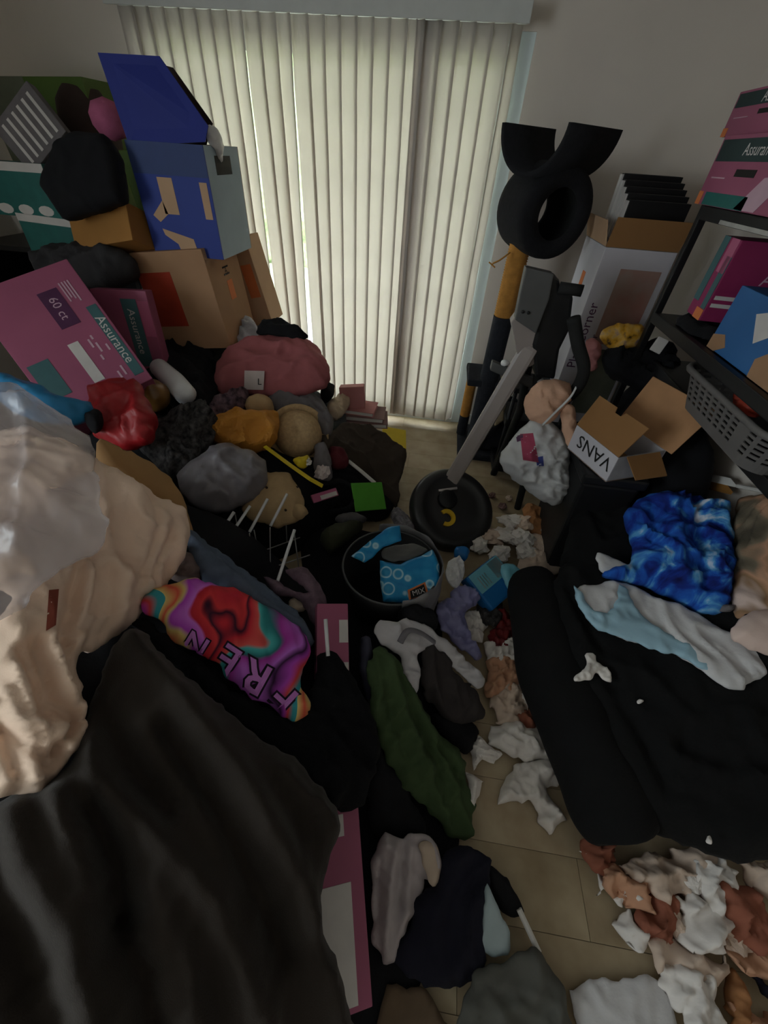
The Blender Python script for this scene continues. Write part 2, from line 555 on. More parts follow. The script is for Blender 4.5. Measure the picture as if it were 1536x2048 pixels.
v, f = join_vf([box_vf((XL - .14, YB, -.06), (DX0 - XL + .14, 0, 0), (0, .14, 0), (0, 0, ZC + .1)),
                box_vf((DX1, YB, -.06), (XR - DX1 + .14, 0, 0), (0, .14, 0), (0, 0, ZC + .1)),
                box_vf((DX0, YB, DZ), (DX1 - DX0, 0, 0), (0, .14, 0), (0, 0, ZC - DZ + .04))])
struct(mk('wall_back', v, f, M['wall_paint']))
struct(abox('wall_right', XR, XR + .12, YF - .1, YB, -.06, ZC + .04, M['wall_paint']))
WY0, WY1, WZ0, WZ1 = -1.85, -.15, .85, 2.15          # unseen window added in the left wall to bring in side light
v, f = join_vf([box_vf((XL - .12, YF - .1, -.06), (.12, 0, 0), (0, WY0 - YF + .1, 0), (0, 0, ZC + .1)), box_vf((XL - .12, WY1, -.06), (.12, 0, 0), (0, YB - WY1, 0), (0, 0, ZC + .1)),
                box_vf((XL - .12, WY0, -.06), (.12, 0, 0), (0, WY1 - WY0, 0), (0, 0, WZ0 + .06)), box_vf((XL - .12, WY0, WZ1), (.12, 0, 0), (0, WY1 - WY0, 0), (0, 0, ZC + .04 - WZ1))])
struct(mk('wall_left', v, f, M['wall_paint']))
wn1 = bpy.data.objects.new('added_window_1', None); COL.objects.link(wn1); wn1.location = (XL - .06, (WY0 + WY1) / 2, WZ0); LOC['added_window_1'] = wn1.location.copy(); struct(wn1)
for a, b, c, d in ((WY0, WY0 + .05, WZ0, WZ1), (WY1 - .05, WY1, WZ0, WZ1), (WY0 + .05, WY1 - .05, WZ0, WZ0 + .05), (WY0 + .05, WY1 - .05, WZ1 - .05, WZ1), ((WY0 + WY1) / 2 - .025, (WY0 + WY1) / 2 + .025, WZ0 + .05, WZ1 - .05)):
    abox('added_window_frame', XL - .09, XL - .04, a, b, c, d, M['door_frame'], wn1, .003)
for a, b in ((WY0 + .05, (WY0 + WY1) / 2 - .025), ((WY0 + WY1) / 2 + .025, WY1 - .05)): abox('pane', XL - .068, XL - .062, a, b, WZ0 + .05, WZ1 - .05, M['glass'], wn1)
struct(abox('wall_front', XL, XR, YF - .12, YF, -.06, ZC + .04, M['wall_paint']))
struct(abox('ceiling', XL, XR, YF, YB, ZC, ZC + .04, M['ceiling_paint']))
struct(abox('baseboard_back', DX1 + .03, XR, YB - .014, YB, 0, .09, M['trim_white'], bevel=.003))
struct(abox('baseboard_right', XR - .014, XR, -1.0, YB - .015, 0, .09, M['trim_white'], bevel=.003))

# sliding glass door
dr = bpy.data.objects.new('door_1', None); COL.objects.link(dr); dr.location = ((DX0 + DX1) / 2, YB + .07, 0); LOC['door_1'] = dr.location.copy(); struct(dr)
ym = YB + .07
abox('jamb', DX0, DX0 + .04, ym - .06, ym + .06, 0, DZ, M['door_frame'], dr, .003)
abox('jamb', DX1 - .07, DX1, ym - .06, ym + .06, 0, DZ, new('jamb_sky_tint', (214, 228, 234), rough=.4, var=.02, bump=0), dr, .003)  # bluish sky light is put into the colour of this jamb
abox('head_frame', DX0 + .04, DX1 - .07, ym - .06, ym + .06, DZ - .045, DZ, M['door_frame'], dr, .003)
abox('track', DX0 + .04, DX1 - .07, ym - .07, ym + .06, 0, .03, M['door_frame'], dr, .003)
mid = -.18
for (a, b, yo) in ((DX0 + .04, mid + .03, .02), (mid - .03, DX1 - .07, -.02)):
    y0, y1 = ym + yo - .015, ym + yo + .015
    sash = thing('sash', None, None, (0, 0, 0)); sash.parent = dr; sash.location = (0, 0, 0); LOC[sash.name] = LOC['door_1']
    abox('stile', a, a + .055, y0, y1, .03, DZ - .045, M['door_frame'], sash, .003)
    abox('stile', b - .055, b, y0, y1, .03, DZ - .045, M['door_frame'], sash, .003)
    abox('rail', a + .055, b - .055, y0, y1, .03, .12, M['door_frame'], sash, .003)
    abox('rail', a + .055, b - .055, y0, y1, DZ - .1, DZ - .045, M['door_frame'], sash, .003)
    abox('pane', a + .055, b - .055, ym + yo - .003, ym + yo + .003, .12, DZ - .1, M['glass'], sash)

# outdoors beyond the glass
struct(abox('patio_ground', -5, 4, YB + .15, YB + 2.2, -.12, -.02, M['patio']))
o = abox('lawn', -9, 8, YB + 2.2, YB + 9, -.14, -.03, M['lawn']); o['kind'] = 'structure'
struct(abox('roof_eave', -4, 3, YB + .15, YB + 1.0, 2.25, 2.4, M['eave']))
rnd = random.Random(11)
V, F = [], []
nx, nz = 60, 24
for j in range(nz + 1):
    for i in range(nx + 1):
        x = -8 + 15 * i / nx; z = -.03 + 3.0 * j / nz
        y = YB + 5.2 + .5 * noise.noise(Vector((x * 1.5, z * 1.5, 2))) + .25 * noise.noise(Vector((x * 5, z * 5, 4))) + (.8 * (j / nz) ** 3)
        V.append((x, y, z + (.35 * noise.noise(Vector((x * 1.3, 0, 9))) if j == nz else 0)))
for j in range(nz):
    for i in range(nx):
        a = j * (nx + 1) + i; F.append((a, a + 1, a + nx + 2, a + nx + 1))
tag(mk('hedge', V, F, M['hedge_leaf'], smooth=True, solid=.4), 'tall green hedge outside beyond the glass door', 'hedge')

# vertical blinds
vb = thing('vertical_blinds', 'cream vertical blinds hanging across the sliding glass door', 'blinds', (-.75, 2.91, 0))
abox('headrail', -1.78, .235, 2.845, 2.965, 2.085, 2.13, M['rail_white'], vb, .006)
abox('valance', -1.78, .235, 2.832, 2.844, 2.068, 2.135, M['rail_white'], vb, .003)
SW, SH = .095, 2.022
V, F = [], []
for j in range(17):
    for i in range(7):
        a = (i / 6 - .5); z = -SH * j / 16
        V.append((a * SW, .009 * (1 - (2 * a) ** 2) + .0025 * math.sin(j * 1.7 + 1) * (1 if j < 4 else .4), z))
for j in range(16):
    for i in range(6):
        q = j * 7 + i; F.append((q, q + 1, q + 8, q + 7))
slat_me = bpy.data.meshes.new('slat'); slat_me.from_pydata(V, [], F)
bm = bmesh.new(); bm.from_mesh(slat_me); bmesh.ops.solidify(bm, geom=bm.faces[:], thickness=.0012); bm.to_mesh(slat_me); bm.free()
slat_me.polygons.foreach_set('use_smooth', [True] * len(slat_me.polygons)); slat_me.materials.append(M['slat_vinyl'])
NS = 24; rnd = random.Random(3)
for k in range(NS + 1):
    x = -1.715 + (1.87) * k / (NS - .5)
    rz = math.radians(-10 + rnd.uniform(-2, 2)); ry = rnd.uniform(-.001, .001)
    if k == 7: ry = .016; rz = math.radians(-24)
    if k == 8: ry = -.005
    if k == 10: ry = .02; rz = math.radians(-26)
    if k == 11: ry = -.006
    if k == NS: x -= .004; rz = math.radians(55)
    s = bpy.data.objects.new('slat', slat_me); COL.objects.link(s); s.parent = vb
    s.location = Vector((x, 2.905, 2.078)) - vb.location; s.rotation_euler = (rnd.uniform(-.003, .003), ry, rz)
for x in (-.235, -.21):
    s = bpy.data.objects.new('slat', slat_me); COL.objects.link(s); s.parent = vb
    s.location = Vector((x, 2.925, 2.078)) - vb.location; s.rotation_euler = (0, 0, math.radians(28))


# ------------------------------------------------------------------ left side: stacked cartons and the heap behind
new('kraft', (172, 128, 92), rough=.85, var=.08, vs=6, bump=.08, bs=50)
new('kraft_light', (196, 156, 120), rough=.85, var=.06, vs=6, bump=.08, bs=50)
new('kraft_inside', (150, 104, 58), rough=.9, var=.08, vs=6, bump=.08, bs=50)
new('print_blue', (36, 58, 150), rough=.6, var=.06, vs=6, bump=.05)
new('print_blue_deep', (30, 44, 140), rough=.65, var=.05, vs=5, bump=.05)
new('print_paleblue', (150, 170, 185), rough=.6, var=.06, vs=6, bump=.05)
new('print_red', (170, 48, 22), rough=.7, var=.1, bump=.03)
new('print_orange', (226, 120, 62), rough=.7, var=.05, bump=0)
new('ink_black', (28, 26, 26), rough=.7, var=.05, bump=0)
new('pink_card', (164, 80, 112), rough=.5, var=.07, vs=5, bump=.04, bs=60)
new('pink_card_light', (190, 92, 130), rough=.5, var=.07, vs=5, bump=.04)
new('magenta_print', (170, 40, 120), rough=.5, var=.07, vs=5, bump=0)
new('purple_label', (84, 40, 78), rough=.5, var=.1, bump=0)
new('teal_print', (62, 104, 108), rough=.5, var=.06, bump=0)
new('teal_bright', (30, 104, 98), rough=.5, var=.1, bump=0)
new('white_print', (206, 200, 196), rough=.6, var=.05, bump=0)
new('pale_ink', (200, 160, 178), rough=.6, var=.05, bump=0)
new('black_plastic', (26, 26, 28), rough=.45, var=.1, bump=.03)
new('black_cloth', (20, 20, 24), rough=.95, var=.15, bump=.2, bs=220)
new('charcoal_cloth', (52, 50, 52), rough=.95, var=.15, bump=.2, bs=220)
new('grey_cloth', (112, 106, 108), rough=.95, var=.1, bump=.2, bs=220)
new('green_card', (70, 96, 22), rough=.6, var=.1, vs=5, bump=.03)
new('dark_brown', (62, 46, 42), rough=.8, var=.12, bump=.1)
new('pink_plush', (186, 90, 130), rough=.95, var=.1, bump=.3)
new('ochre_card', (168, 112, 46), rough=.7, var=.1, vs=6, bump=.04)
new('red_film', (170, 16, 24), rough=.5, var=.2, vs=10, bump=.05, spec=.5)
new('amber', (136, 92, 36), rough=.3, var=.3, vs=12, bump=.02, spec=.5)
new('white_plastic', (226, 226, 228), rough=.3, var=.03, bump=0, spec=.5)
new('cyan_film', (38, 132, 190), rough=.4, var=.15, bump=.03)
new('rose_knit', (172, 92, 96), rough=.95, var=.08, bump=.25, bs=260)
new('mauve_print', (120, 92, 100), rough=.95, var=.35, vs=30, bump=.2, col2=(62, 46, 54))
new('straw', (196, 160, 112), rough=.9, var=.14, vs=60, bump=.8, bs=70)
new('tan_plush', (190, 156, 110), rough=.95, var=.1, vs=20, bump=.3, bs=150)
new('orange_paper', (214, 138, 42), rough=.6, var=.1, vs=8, bump=.05)
new('grey_film', (124, 118, 124), rough=.4, var=.1, vs=8, bump=.04, spec=.5)
new('brown_canvas', (70, 58, 48), rough=.9, var=.1, vs=8, bump=.15)
new('rose_card', (190, 118, 116), rough=.7, var=.06, bump=.03)
new('mauve_card', (140, 104, 100), rough=.7, var=.08, bump=.03)
new('yellow_card', (226, 194, 20), rough=.5, var=.05, bump=0)
new('lime_card', (88, 176, 50), rough=.5, var=.06, bump=0)
new('paper_white', (214, 210, 204), rough=.85, var=.06, bump=.05)
new('tag_paper', (206, 190, 186), rough=.8, var=.06, bump=.03)
new('fur_grey', (74, 70, 70), rough=1, var=.5, vs=40, bump=.6, bs=90, col2=(36, 34, 36))

# black bookcase and totes that carry the upper stacks
bc = thing('bookcase', 'black bookcase standing behind the leaning pink carton', 'bookcase', (-2.1, 2.5, 0))
abox('side_panel', -2.62, -2.59, 2.28, 2.9, 0, 1.12, M['black_plastic'], bc, .003)
abox('side_panel', -1.68, -1.65, 2.28, 2.9, 0, 1.12, M['black_plastic'], bc, .003)
for z in (.02, .38, .74, 1.10): abox('shelf', -2.59, -1.68, 2.28, 2.9, z, z + .025, M['black_plastic'], bc, .003)
abox('back_panel', -2.59, -1.68, 2.88, 2.9, .045, 1.1, M['black_plastic'], bc)

def tote(name, x0, x1, y0, y1, z0, z1, m, label):
    t = thing(name, label, 'storage tote', ((x0 + x1) / 2, (y0 + y1) / 2, z0))
    i = .03
    V = [(x0 + i, y0 + i, z0), (x1 - i, y0 + i, z0), (x1 - i, y1 - i, z0), (x0 + i, y1 - i, z0), (x0, y0, z1 - .05), (x1, y0, z1 - .05), (x1, y1, z1 - .05), (x0, y1, z1 - .05)]
    mk('tub', V, BF, m, t, bevel=.015)
    abox('lid', x0 - .012, x1 + .012, y0 - .012, y1 + .012, z1 - .05, z1, m, t, .012)
    return t
tote('storage_tote', -1.62, -1.12, 2.1, 2.78, 0, .70, M['black_plastic'], 'black lidded tote under the tall brown carton by the blinds')

# big brown carton with red print
yb = 2.13
co, fr = carton('cardboard_box', P(257, 506, y=yb), P(402, 498, y=yb), P(257, 506, y=yb) - Vector((0, 0, P(257, 506, y=yb).z - .705)), .36, M['kraft'], 'tall brown carton with a red printed patch beside the blinds')
panel('red_print', co, fr, .0, .19, .47, .74, M['print_red'])
sf = side_frame(fr, .36, 'u1')
panel('tape', co, sf, .02, 0, .98, .1, M['kraft_light'])
panel('mark', co, sf, .42, .22, .60, .235, M['ink_black']); panel('mark', co, sf, .42, .29, .60, .305, M['ink_black'])
lettering(co, sf, .5, .26, 'A', .05, M['ink_black'], sx=.8)
panel('orange_print', co, sf, .45, .36, .62, .56, M['print_orange'])
co, fr = carton('cardboard_box', P(430, 486, y=2.56), P(489, 474, y=2.56), P(430, 486, y=2.56) - Vector((0, 0, P(430, 486, y=2.56).z - .705)), .2, M['kraft_light'], 'narrow brown carton wedged between the tall carton and the blinds')
panel('orange_print', co, fr, .55, .28, .9, .66, M['print_orange'])

# open blue carton on top of it, its blue flap standing up
y0 = 2.16
zb = P(257, 506, y=yb).z + .002
TL, TR = P(262, 288, y=y0), P(408, 282, y=y0)
TL.z = TR.z = (TL.z + TR.z) / 2
co = thing('cardboard_box', 'blue and brown open carton with a tall raised flap, on the brown carton', 'box', ((TL.x + TR.x) / 2, y0 + .17, zb))
x0, x1, z1, d, t = TL.x, TR.x, TL.z, .36, .005
xb0, xb1 = P(300, 498, y=y0).x, P(438, 492, y=y0).x
x0, x1 = (x0 + xb0) / 2, (x1 + xb1) / 2
abox('front_wall', x0, x1, y0, y0 + t, zb, z1, M['print_blue'], co)
abox('back_wall', x0, x1, y0 + d - t, y0 + d, zb, z1, M['kraft'], co)
sw = abox('side_wall', x1 - t, x1, y0 + t, y0 + d - t, zb, z1, M['print_paleblue'], co)
abox('side_wall', x0, x0 + t, y0 + t, y0 + d - t, zb, z1, M['print_blue'], co)
abox('base', x0 + t, x1 - t, y0 + t, y0 + d - t, zb, zb + t, M['kraft'], co)
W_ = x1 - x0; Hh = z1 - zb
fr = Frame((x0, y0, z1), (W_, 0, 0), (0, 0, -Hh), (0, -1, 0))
panel('shade_band', co, fr, 0, 0, 1, .26, mat('shade_slate', (44, 64, 120), rough=.6, var=.05, bump=0))  # shade across the upper front, painted as a darker blue band
panel('kraft_print', co, fr, .30, .28, .5, .6, M['kraft_light'])
panel('kraft_print', co, fr, 0, 0, 0, 0, M['kraft_light'], poly=[(.12, .62), (.30, .48), (.34, .6), (.2, .68)])
panel('kraft_print', co, fr, 0, 0, 0, 0, M['kraft_light'], poly=[(.2, .74), (.62, .82), (.66, 1.0), (.42, 1.0), (.38, .88), (.22, .8)])
panel('kraft_print', co, fr, .86, .3, .96, .62, M['kraft_light'])
sf = Frame((x1, y0, z1), (0, d, 0), (0, 0, -Hh), (1, 0, 0))
panel('hand_hole', co, sf, .25, .08, .7, .24, M['ink_black'])
pts = [P(195, 105, y=y0 + .02), P(318, 112, y=y0 + .05), P(416, 252, y=y0 + .01), P(410, 284, y=y0), P(258, 291, y=y0)]
n = len(pts); V = pts + [q + Vector((0, .006, 0)) for q in pts]
F = [tuple(range(n)), tuple(range(2 * n - 1, n - 1, -1))] + [(i, (i + 1) % n, n + (i + 1) % n, n + i) for i in range(n)]
mk('flap', V, F, M['print_blue_deep'], co)
pts = [P(322, 128, y=y0 + .30), P(345, 135, y=y0 + .30), P(425, 247, y=y0 + .30), P(412, 290, y=y0 + .30), P(330, 285, y=y0 + .3)]
n = len(pts); V = pts + [q + Vector((0, .006, 0)) for q in pts]
mk('flap', V, F, M['dark_brown'], co)
patch('plastic_bag', [P(412, 240, y=2.2), P(440, 258, y=2.24), P(446, 300, y=2.3), P(440, 335, y=2.32), P(428, 290, y=2.25), P(414, 285, y=2.2)], M['white_plastic'], 'small white plastic wrap caught on the blue carton edge', 'bag', sp=.01, bulge=.01, w=.02, wr=.004, ws=20)

# things on the bookcase
co, fr = carton('storage_box', P(-50, 152, y=2.55), P(162, 153, y=2.55), Vector((P(-50, 152, y=2.55).x, 2.55, 1.127)), .3, M['green_card'], 'dark green box on the bookcase at the left edge')
panel('grey_print', co, fr, .0, .0, .45, .7, mat('green_grey', (92, 96, 76), rough=.7, var=.1, bump=0))
co, fr = carton('striped_box', P(52, 160, y=2.34), P(132, 262, y=2.30), P(-35, 232, y=2.28), .05, M['grey_cloth'], 'grey carton with pale stripes tilted in front of the green box')
for k in range(6):
    panel('stripe', co, fr, .12, .1 + .14 * k, .9, .15 + .14 * k, M['white_print'])
for (a, b, lab) in (((-60, 318), (82, 328), 'teal box with a white top band left of the black bag'), ((30, 425), (140, 440), 'teal and white box in front of the bookcase beside the ochre carton')):
    o_, r_ = P(*a, y=2.22), P(*b, y=2.22)
    co, fr = carton('detergent_box', o_, r_, o_ - Vector((0, 0, .21 if a[1] < 400 else .2)), .1, M['teal_bright'], lab)
    panel('white_band', co, fr, .0, .0, 1, .16, M['white_print'])
    for k in range(3): panel('white_spot', co, fr, 0, 0, 0, 0, M['white_print'], poly=[(.2 + .3 * k + .11 * math.cos(t), .86 + .1 * math.sin(t)) for t in np.linspace(0, 6.283, 13)[:-1]])
co, fr = carton('carton', P(134, 424, y=2.12), P(250, 402, y=2.10), P(140, 500, y=2.06), .14, M['ochre_card'], 'small ochre carton under the black bag')
patch('fabric_bag', [P(78, 370, y=2.02), P(108, 285, y=2.06), P(150, 263, y=2.1), P(208, 268, y=2.1), P(228, 300, y=2.08), P(240, 398, y=2.02), P(200, 415, y=2.0), P(128, 440, y=1.98)],
      M['black_cloth'], 'square black fabric bag sitting on the ochre carton', 'bag', sp=.014, bulge=.03, w=.03, back=.1, wr=.004, smooth=0, jag=.003)
V, F = lathe_vf(P(182, 262, y=2.62), (0.1, 0, 1), [(.0, -.1), (.13, -.1), (.135, 0), (.12, .1), (.08, .16), (.0, .185)], 28)
tag(mk('helmet', V, F, M['dark_brown'], smooth=True), 'dark brown rounded dome between the green box and the blue flap', 'helmet')
V, F = lathe_vf(P(218, 240, y=2.44), (0, 0, 1), [(.001, -.075), (.05, -.06), (.075, -.02), (.078, .02), (.055, .06), (.001, .078)], 24)
tag(mk('plush_ball', V, F, M['pink_plush'], smooth=True), 'pink plush ball beside the raised blue flap', 'ball')
co, fr = carton('storage_box', P(236, 300, y=2.46), P(292, 300, y=2.46), P(236, 300, y=2.46) - Vector((0, 0, P(236, 300, y=2.46).z - 1.127)), .12, M['green_card'], 'narrow dark green box between the black bag and the blue carton')
patch('sweater', [P(60, 500, y=2.08), P(140, 478, y=2.1), P(262, 492, y=2.1), P(266, 560, y=2.02), P(180, 575, y=1.98), P(70, 560, y=1.95)], M['charcoal_cloth'],
      'charcoal folded garment above the leaning pink carton', 'clothing', bulge=.05, w=.07, back=.12, wr=.015, ws=10)

# pink cartons
def brand_strip(co, fr, u0, v0, u1, v1, body, size, ang):
    panel('teal_label', co, fr, u0, v0, u1, v1, M['teal_print'])
    lettering(co, fr, (u0 + u1) / 2, (v0 + v1) / 2, body, size, M['white_print'], ang=ang)
O_, A_, B_ = P(133, 517, z=1.20), P(-70, 590, z=1.10), P(282, 768, z=.80)
co, fr = carton('diaper_carton', O_, A_, B_, .22, M['pink_card'], 'large pink carton with a dark purple label leaning in the left heap')
panel('purple_label', co, fr, .26, .16, .46, .44, M['purple_label'])
lettering(co, fr, .36, .30, '60 ct', .05, M['pale_ink'], ang=math.pi / 2)
panel('teal_label', co, fr, .03, .36, .135, .93, M['teal_print'])
lettering(co, fr, .083, .64, 'Assurance', .055, M['white_print'], ang=math.pi / 2)
panel('white_label', co, fr, .40, .55, .51, .86, M['white_print'])
panel('teal_label', co, fr, .74, .58, .95, .85, M['teal_print'])
rnd = random.Random(2)
for k in range(9):
    u, v = rnd.uniform(.17, .36), rnd.uniform(.42, .9)
    panel('small_print', co, fr, u, v, u + .02, v + rnd.uniform(.03, .09), M['pale_ink'])
for k in range(4):
    panel('small_print', co, fr, .12 + .03 * k, .14, .135 + .03 * k, .14 + rnd.uniform(.12, .2), M['pale_ink'])
co, fr = carton('diaper_carton', P(178, 577, y=1.9), P(290, 582, y=1.92), P(205, 735, y=1.85), .06, M['pink_card'], 'smaller pink carton with a teal strip behind the large leaning one')
panel('teal_label', co, fr, .50, .1, .78, .95, M['teal_print'])
lettering(co, fr, .64, .5, 'Assurance', .05, M['white_print'], ang=-math.pi / 2)
panel('magenta_print', co, fr, .8, .12, .99, .55, M['pink_card_light'])

# odds and ends around the red bag
patch('crinkled_bag', [(200, 765, .84), (262, 752, .86), (285, 790, .83), (303, 845, .78), (285, 885, .72), (215, 900, .68), (180, 860, .72), (172, 810, .79)], M['red_film'],
      'crinkled red plastic bag below the large pink carton', 'bag', sp=.011, bulge=.04, w=.07, back=.1, wr=.006, crease=.024, cs=13, seed=4, smooth=1, jag=.012)
V, F = lathe_vf(P(306, 792, z=.70), (.2, -.3, 1), [(.001, -.06), (.05, -.055), (.072, -.02), (.075, .02), (.055, .055), (.03, .07), (.028, .085), (.02, .09), (.001, .09)], 26)
tag(mk('round_jar', V, F, M['amber'], smooth=True), 'amber brown round jar right of the red bag', 'jar')
V, F = tube_vf([P(312, 728, z=.74), P(318, 735, z=.74), P(350, 765, z=.72), P(372, 790, z=.70), P(378, 797, z=.7)], [.02, .045, .052, .05, .02], 18)
bo = tag(mk('bottle', V, F, M['white_plastic'], smooth=True), 'white plastic bottle lying behind the amber jar', 'bottle')
patch('blue_bag', [(-20, 740, .98), (70, 760, .95), (125, 800, .90), (196, 808, .84), (190, 838, .80), (100, 850, .84), (-20, 800, .92)], M['cyan_film'],
      'bright blue plastic bag peeking out behind the clear bag', 'bag', bulge=.03, w=.05, back=.06, wr=.01, ws=14)
patch('glove', [(166, 828, .84), (190, 812, .84), (206, 835, .81), (202, 858, .78), (178, 862, .78)], M['black_cloth'], 'small black cloth bit between the blue bag and red bag', 'clothing', sp=.01, bulge=.03, w=.03, back=.06)
patch('fur_throw', [(300, 850, .70), (345, 815, .70), (400, 800, .68), (440, 830, .64), (425, 885, .58), (395, 940, .52), (340, 960, .50), (300, 920, .56), (270, 885, .64)], M['fur_grey'],
      'dark grey fuzzy throw left of the grey plastic bag', 'throw', bulge=.06, w=.08, back=.2, wr=.03, ws=14, seed=5)
patch('dark_garment', [(270, 690, .72), (440, 690, .70), (440, 760, .62), (420, 830, .60), (350, 800, .66), (300, 760, .70)], M['black_cloth'],
      'black garment in the gap below the tall brown carton', 'clothing', bulge=.05, w=.1, back=.2, wr=.02, seed=8)
patch('white_shirt', [(468, 640, .80), (492, 625, .84), (512, 650, .82), (515, 680, .76), (480, 700, .72), (455, 690, .74)], mat('pale_shirt', (176, 176, 184), bump=.15), 'pale grey shirt tucked beside the narrow carton', 'clothing', sp=.012, bulge=.04, w=.05, back=.1, wr=.012, ws=16)

# the rose shirt mound and what lies around it
rs = patch('shirt', [(428, 730, .70), (455, 700, .74), (500, 672, .78), (560, 665, .80), (620, 680, .77), (648, 705, .74), (668, 748, .68), (640, 780, .62), (560, 790, .58), (500, 785, .58), (440, 795, .56), (426, 770, .62)],
      M['rose_knit'], 'dusty rose shirt heaped in front of the blinds', 'clothing', sp=.013, bulge=.09, w=.14, back=.12, wr=.010, ws=6, wst=2.5, wang=.2, seed=3,
      folds=[([(440, 720), (520, 700), (620, 720), (660, 750)], .018, .02), ([(450, 755), (540, 735), (640, 765)], .015, .018), ([(470, 780), (560, 765), (640, 778)], -.012, .02)])
tg = print_on(rs, 'tag', [(489, 741), (529, 742), (527, 780), (488, 779)], M['tag_paper'], lift=.012, n=4); tag(tg, 'white paper size tag')
text_on(rs, 'L', 519, 764, 18, 0, M['ink_black'], lift=.02)
patch('scarf', [(508, 680, .80), (530, 652, .83), (575, 655, .83), (622, 682, .79), (600, 692, .78), (550, 676, .81)], M['black_cloth'], 'black cloth on top of the rose shirt', 'clothing', sp=.012, bulge=.03, w=.03, back=.02, wr=.008, dz=.03)
patch('blouse', [(398, 830, .58), (440, 790, .60), (490, 770, .62), (500, 800, .59), (470, 830, .55), (420, 860, .53), (385, 860, .54)], M['mauve_print'], 'mauve speckled blouse left of the rose shirt tag', 'clothing', bulge=.04, w=.05, back=.08, wr=.015, ws=16, seed=6)
patch('trousers', [(525, 790, .56), (590, 780, .57), (640, 790, .55), (665, 835, .48), (668, 865, .45), (640, 870, .44), (600, 840, .48), (550, 835, .50)], M['grey_cloth'], 'grey folded trousers below the rose shirt', 'clothing', bulge=.035, w=.04, back=.1, wr=.008,
      folds=[([(560, 795), (620, 815), (655, 860)], .02, .015), ([(600, 790), (645, 820), (662, 850)], .02, .012)])
patch('black_sleeve', [(640, 765, .56), (665, 760, .56), (672, 790, .50), (650, 800, .50)], M['black_cloth'], 'black cloth scrap at the right tip of the rose shirt', 'clothing', sp=.01, bulge=.02, w=.03, back=.1)
patch('cream_scarf', [(655, 800, .47), (690, 780, .46), (705, 800, .43), (690, 830, .40), (670, 840, .40), (655, 825, .44)], mat('cream_cloth2', (206, 180, 150), bump=.15), 'cream cloth scrap beside the small rose box', 'clothing', sp=.01, bulge=.025, w=.03, back=.06, wr=.008, ws=18)
o_ = P(678, 775, y=2.30); 
co, fr = carton('small_box', o_, P(727, 773, y=2.32), P(682, 822, y=2.27), .09, M['rose_card'], 'small rose pink box standing on the books by the blinds')
panel('lid', co, Frame(fr.O, fr.ex, fr.ey, fr.n), 0, 0, 1, .3, M['rose_card'], h=.004)
def book(name, c, w, d, h, rot, m, label, tilt=0.0):
    R_ = Matrix.Rotation(rot, 3, 'Z') @ Matrix.Rotation(tilt, 3, 'X')
    ex, ey, ez = R_ @ Vector((w, 0, 0)), R_ @ Vector((0, d, 0)), R_ @ Vector((0, 0, h))
    O = Vector(c) - ex / 2 - ey / 2
    t = .003
    pv, pf = join_vf([box_vf(O, ex, ey, ez * (t / h)), box_vf(O + ez * (1 - t / h), ex, ey, ez * (t / h)), box_vf(O, ex * (t / w), ey, ez)])
    o = mk(name, pv, pf, m); tag(o, label, 'book')
    q, g = box_vf(O + ex * (t / w) + ey * .03 + ez * (t / h), ex * .95, ey * .94, ez * (1 - 2 * t / h))
    mk('pages', q, g, M['paper_white'], o)
    return o
b0 = P(735, 838, z=.32)
book('book', b0 - Vector((0, 0, .015)), .26, .18, .03, .15, M['mauve_card'], 'lowest mauve book of the stack under the rose box')
book('book', b0 + Vector((-.01, .01, .017)), .24, .17, .03, .05, M['mauve_card'], 'middle mauve book of the stack under the rose box')
book('book', b0 + Vector((-.05, .02, .049)), .2, .16, .028, -.05, M['rose_card'], 'topmost pinkish book of the stack under the rose box')
co, fr = carton('folder', P(765, 852, z=.09), P(812, 860, z=.06), P(772, 892, z=.03), .008, M['yellow_card'], 'yellow card folder at the edge of the bare floor', 'folder')
bj = patch('jacket', [(640, 872, .44), (690, 845, .40), (745, 850, .33), (812, 900, .18), (814, 915, .15), (800, 960, .10), (795, 1015, .03), (778, 1000, .06), (740, 960, .14), (690, 925, .28), (650, 905, .36)], M['brown_canvas'],
      'dark brown canvas jacket sliding from the heap to the floor', 'clothing', sp=.012, bulge=.014, w=.025, back=.05, wr=.006, ws=8, smooth=0, folds=[([(660, 880), (720, 910), (780, 985)], .02, .015), ([(700, 860), (760, 900), (800, 950)], .012, .012)])
patch('dark_shirt', [(640, 930, .32), (690, 925, .26), (745, 965, .11), (790, 1000, .04), (780, 1040, .02), (720, 1040, .04), (660, 1020, .14), (620, 985, .24)], M['black_cloth'],
      'black shirt under the green folder', 'clothing', bulge=.03, w=.06, back=.1, wr=.015, seed=9)
co, fr = carton('folder', P(702, 966, z=.30), P(764, 964, z=.23), P(728, 1022, z=.18), .006, M['lime_card'], 'bright green card folder lying on the black shirt', 'folder')
v, f = tube_vf([P(697, 922, z=.30), P(722, 942, z=.27), P(750, 966, z=.22)], .013, 8, .5)
tag(mk('ruler', v, f, M['paper_white']), 'white strip pointing at the green folder', 'ruler')
v, f = tube_vf(smooth_path([P(640, 968, z=.32), P(680, 962, z=.30), P(706, 978, z=.26), P(708, 1005, z=.22), P(690, 1020, z=.2), P(660, 1024, z=.2)], 6), .02, 10, .5)
tag(mk('strap', v, f, M['black_cloth'], smooth=True), 'curved black strap left of the green folder', 'strap')

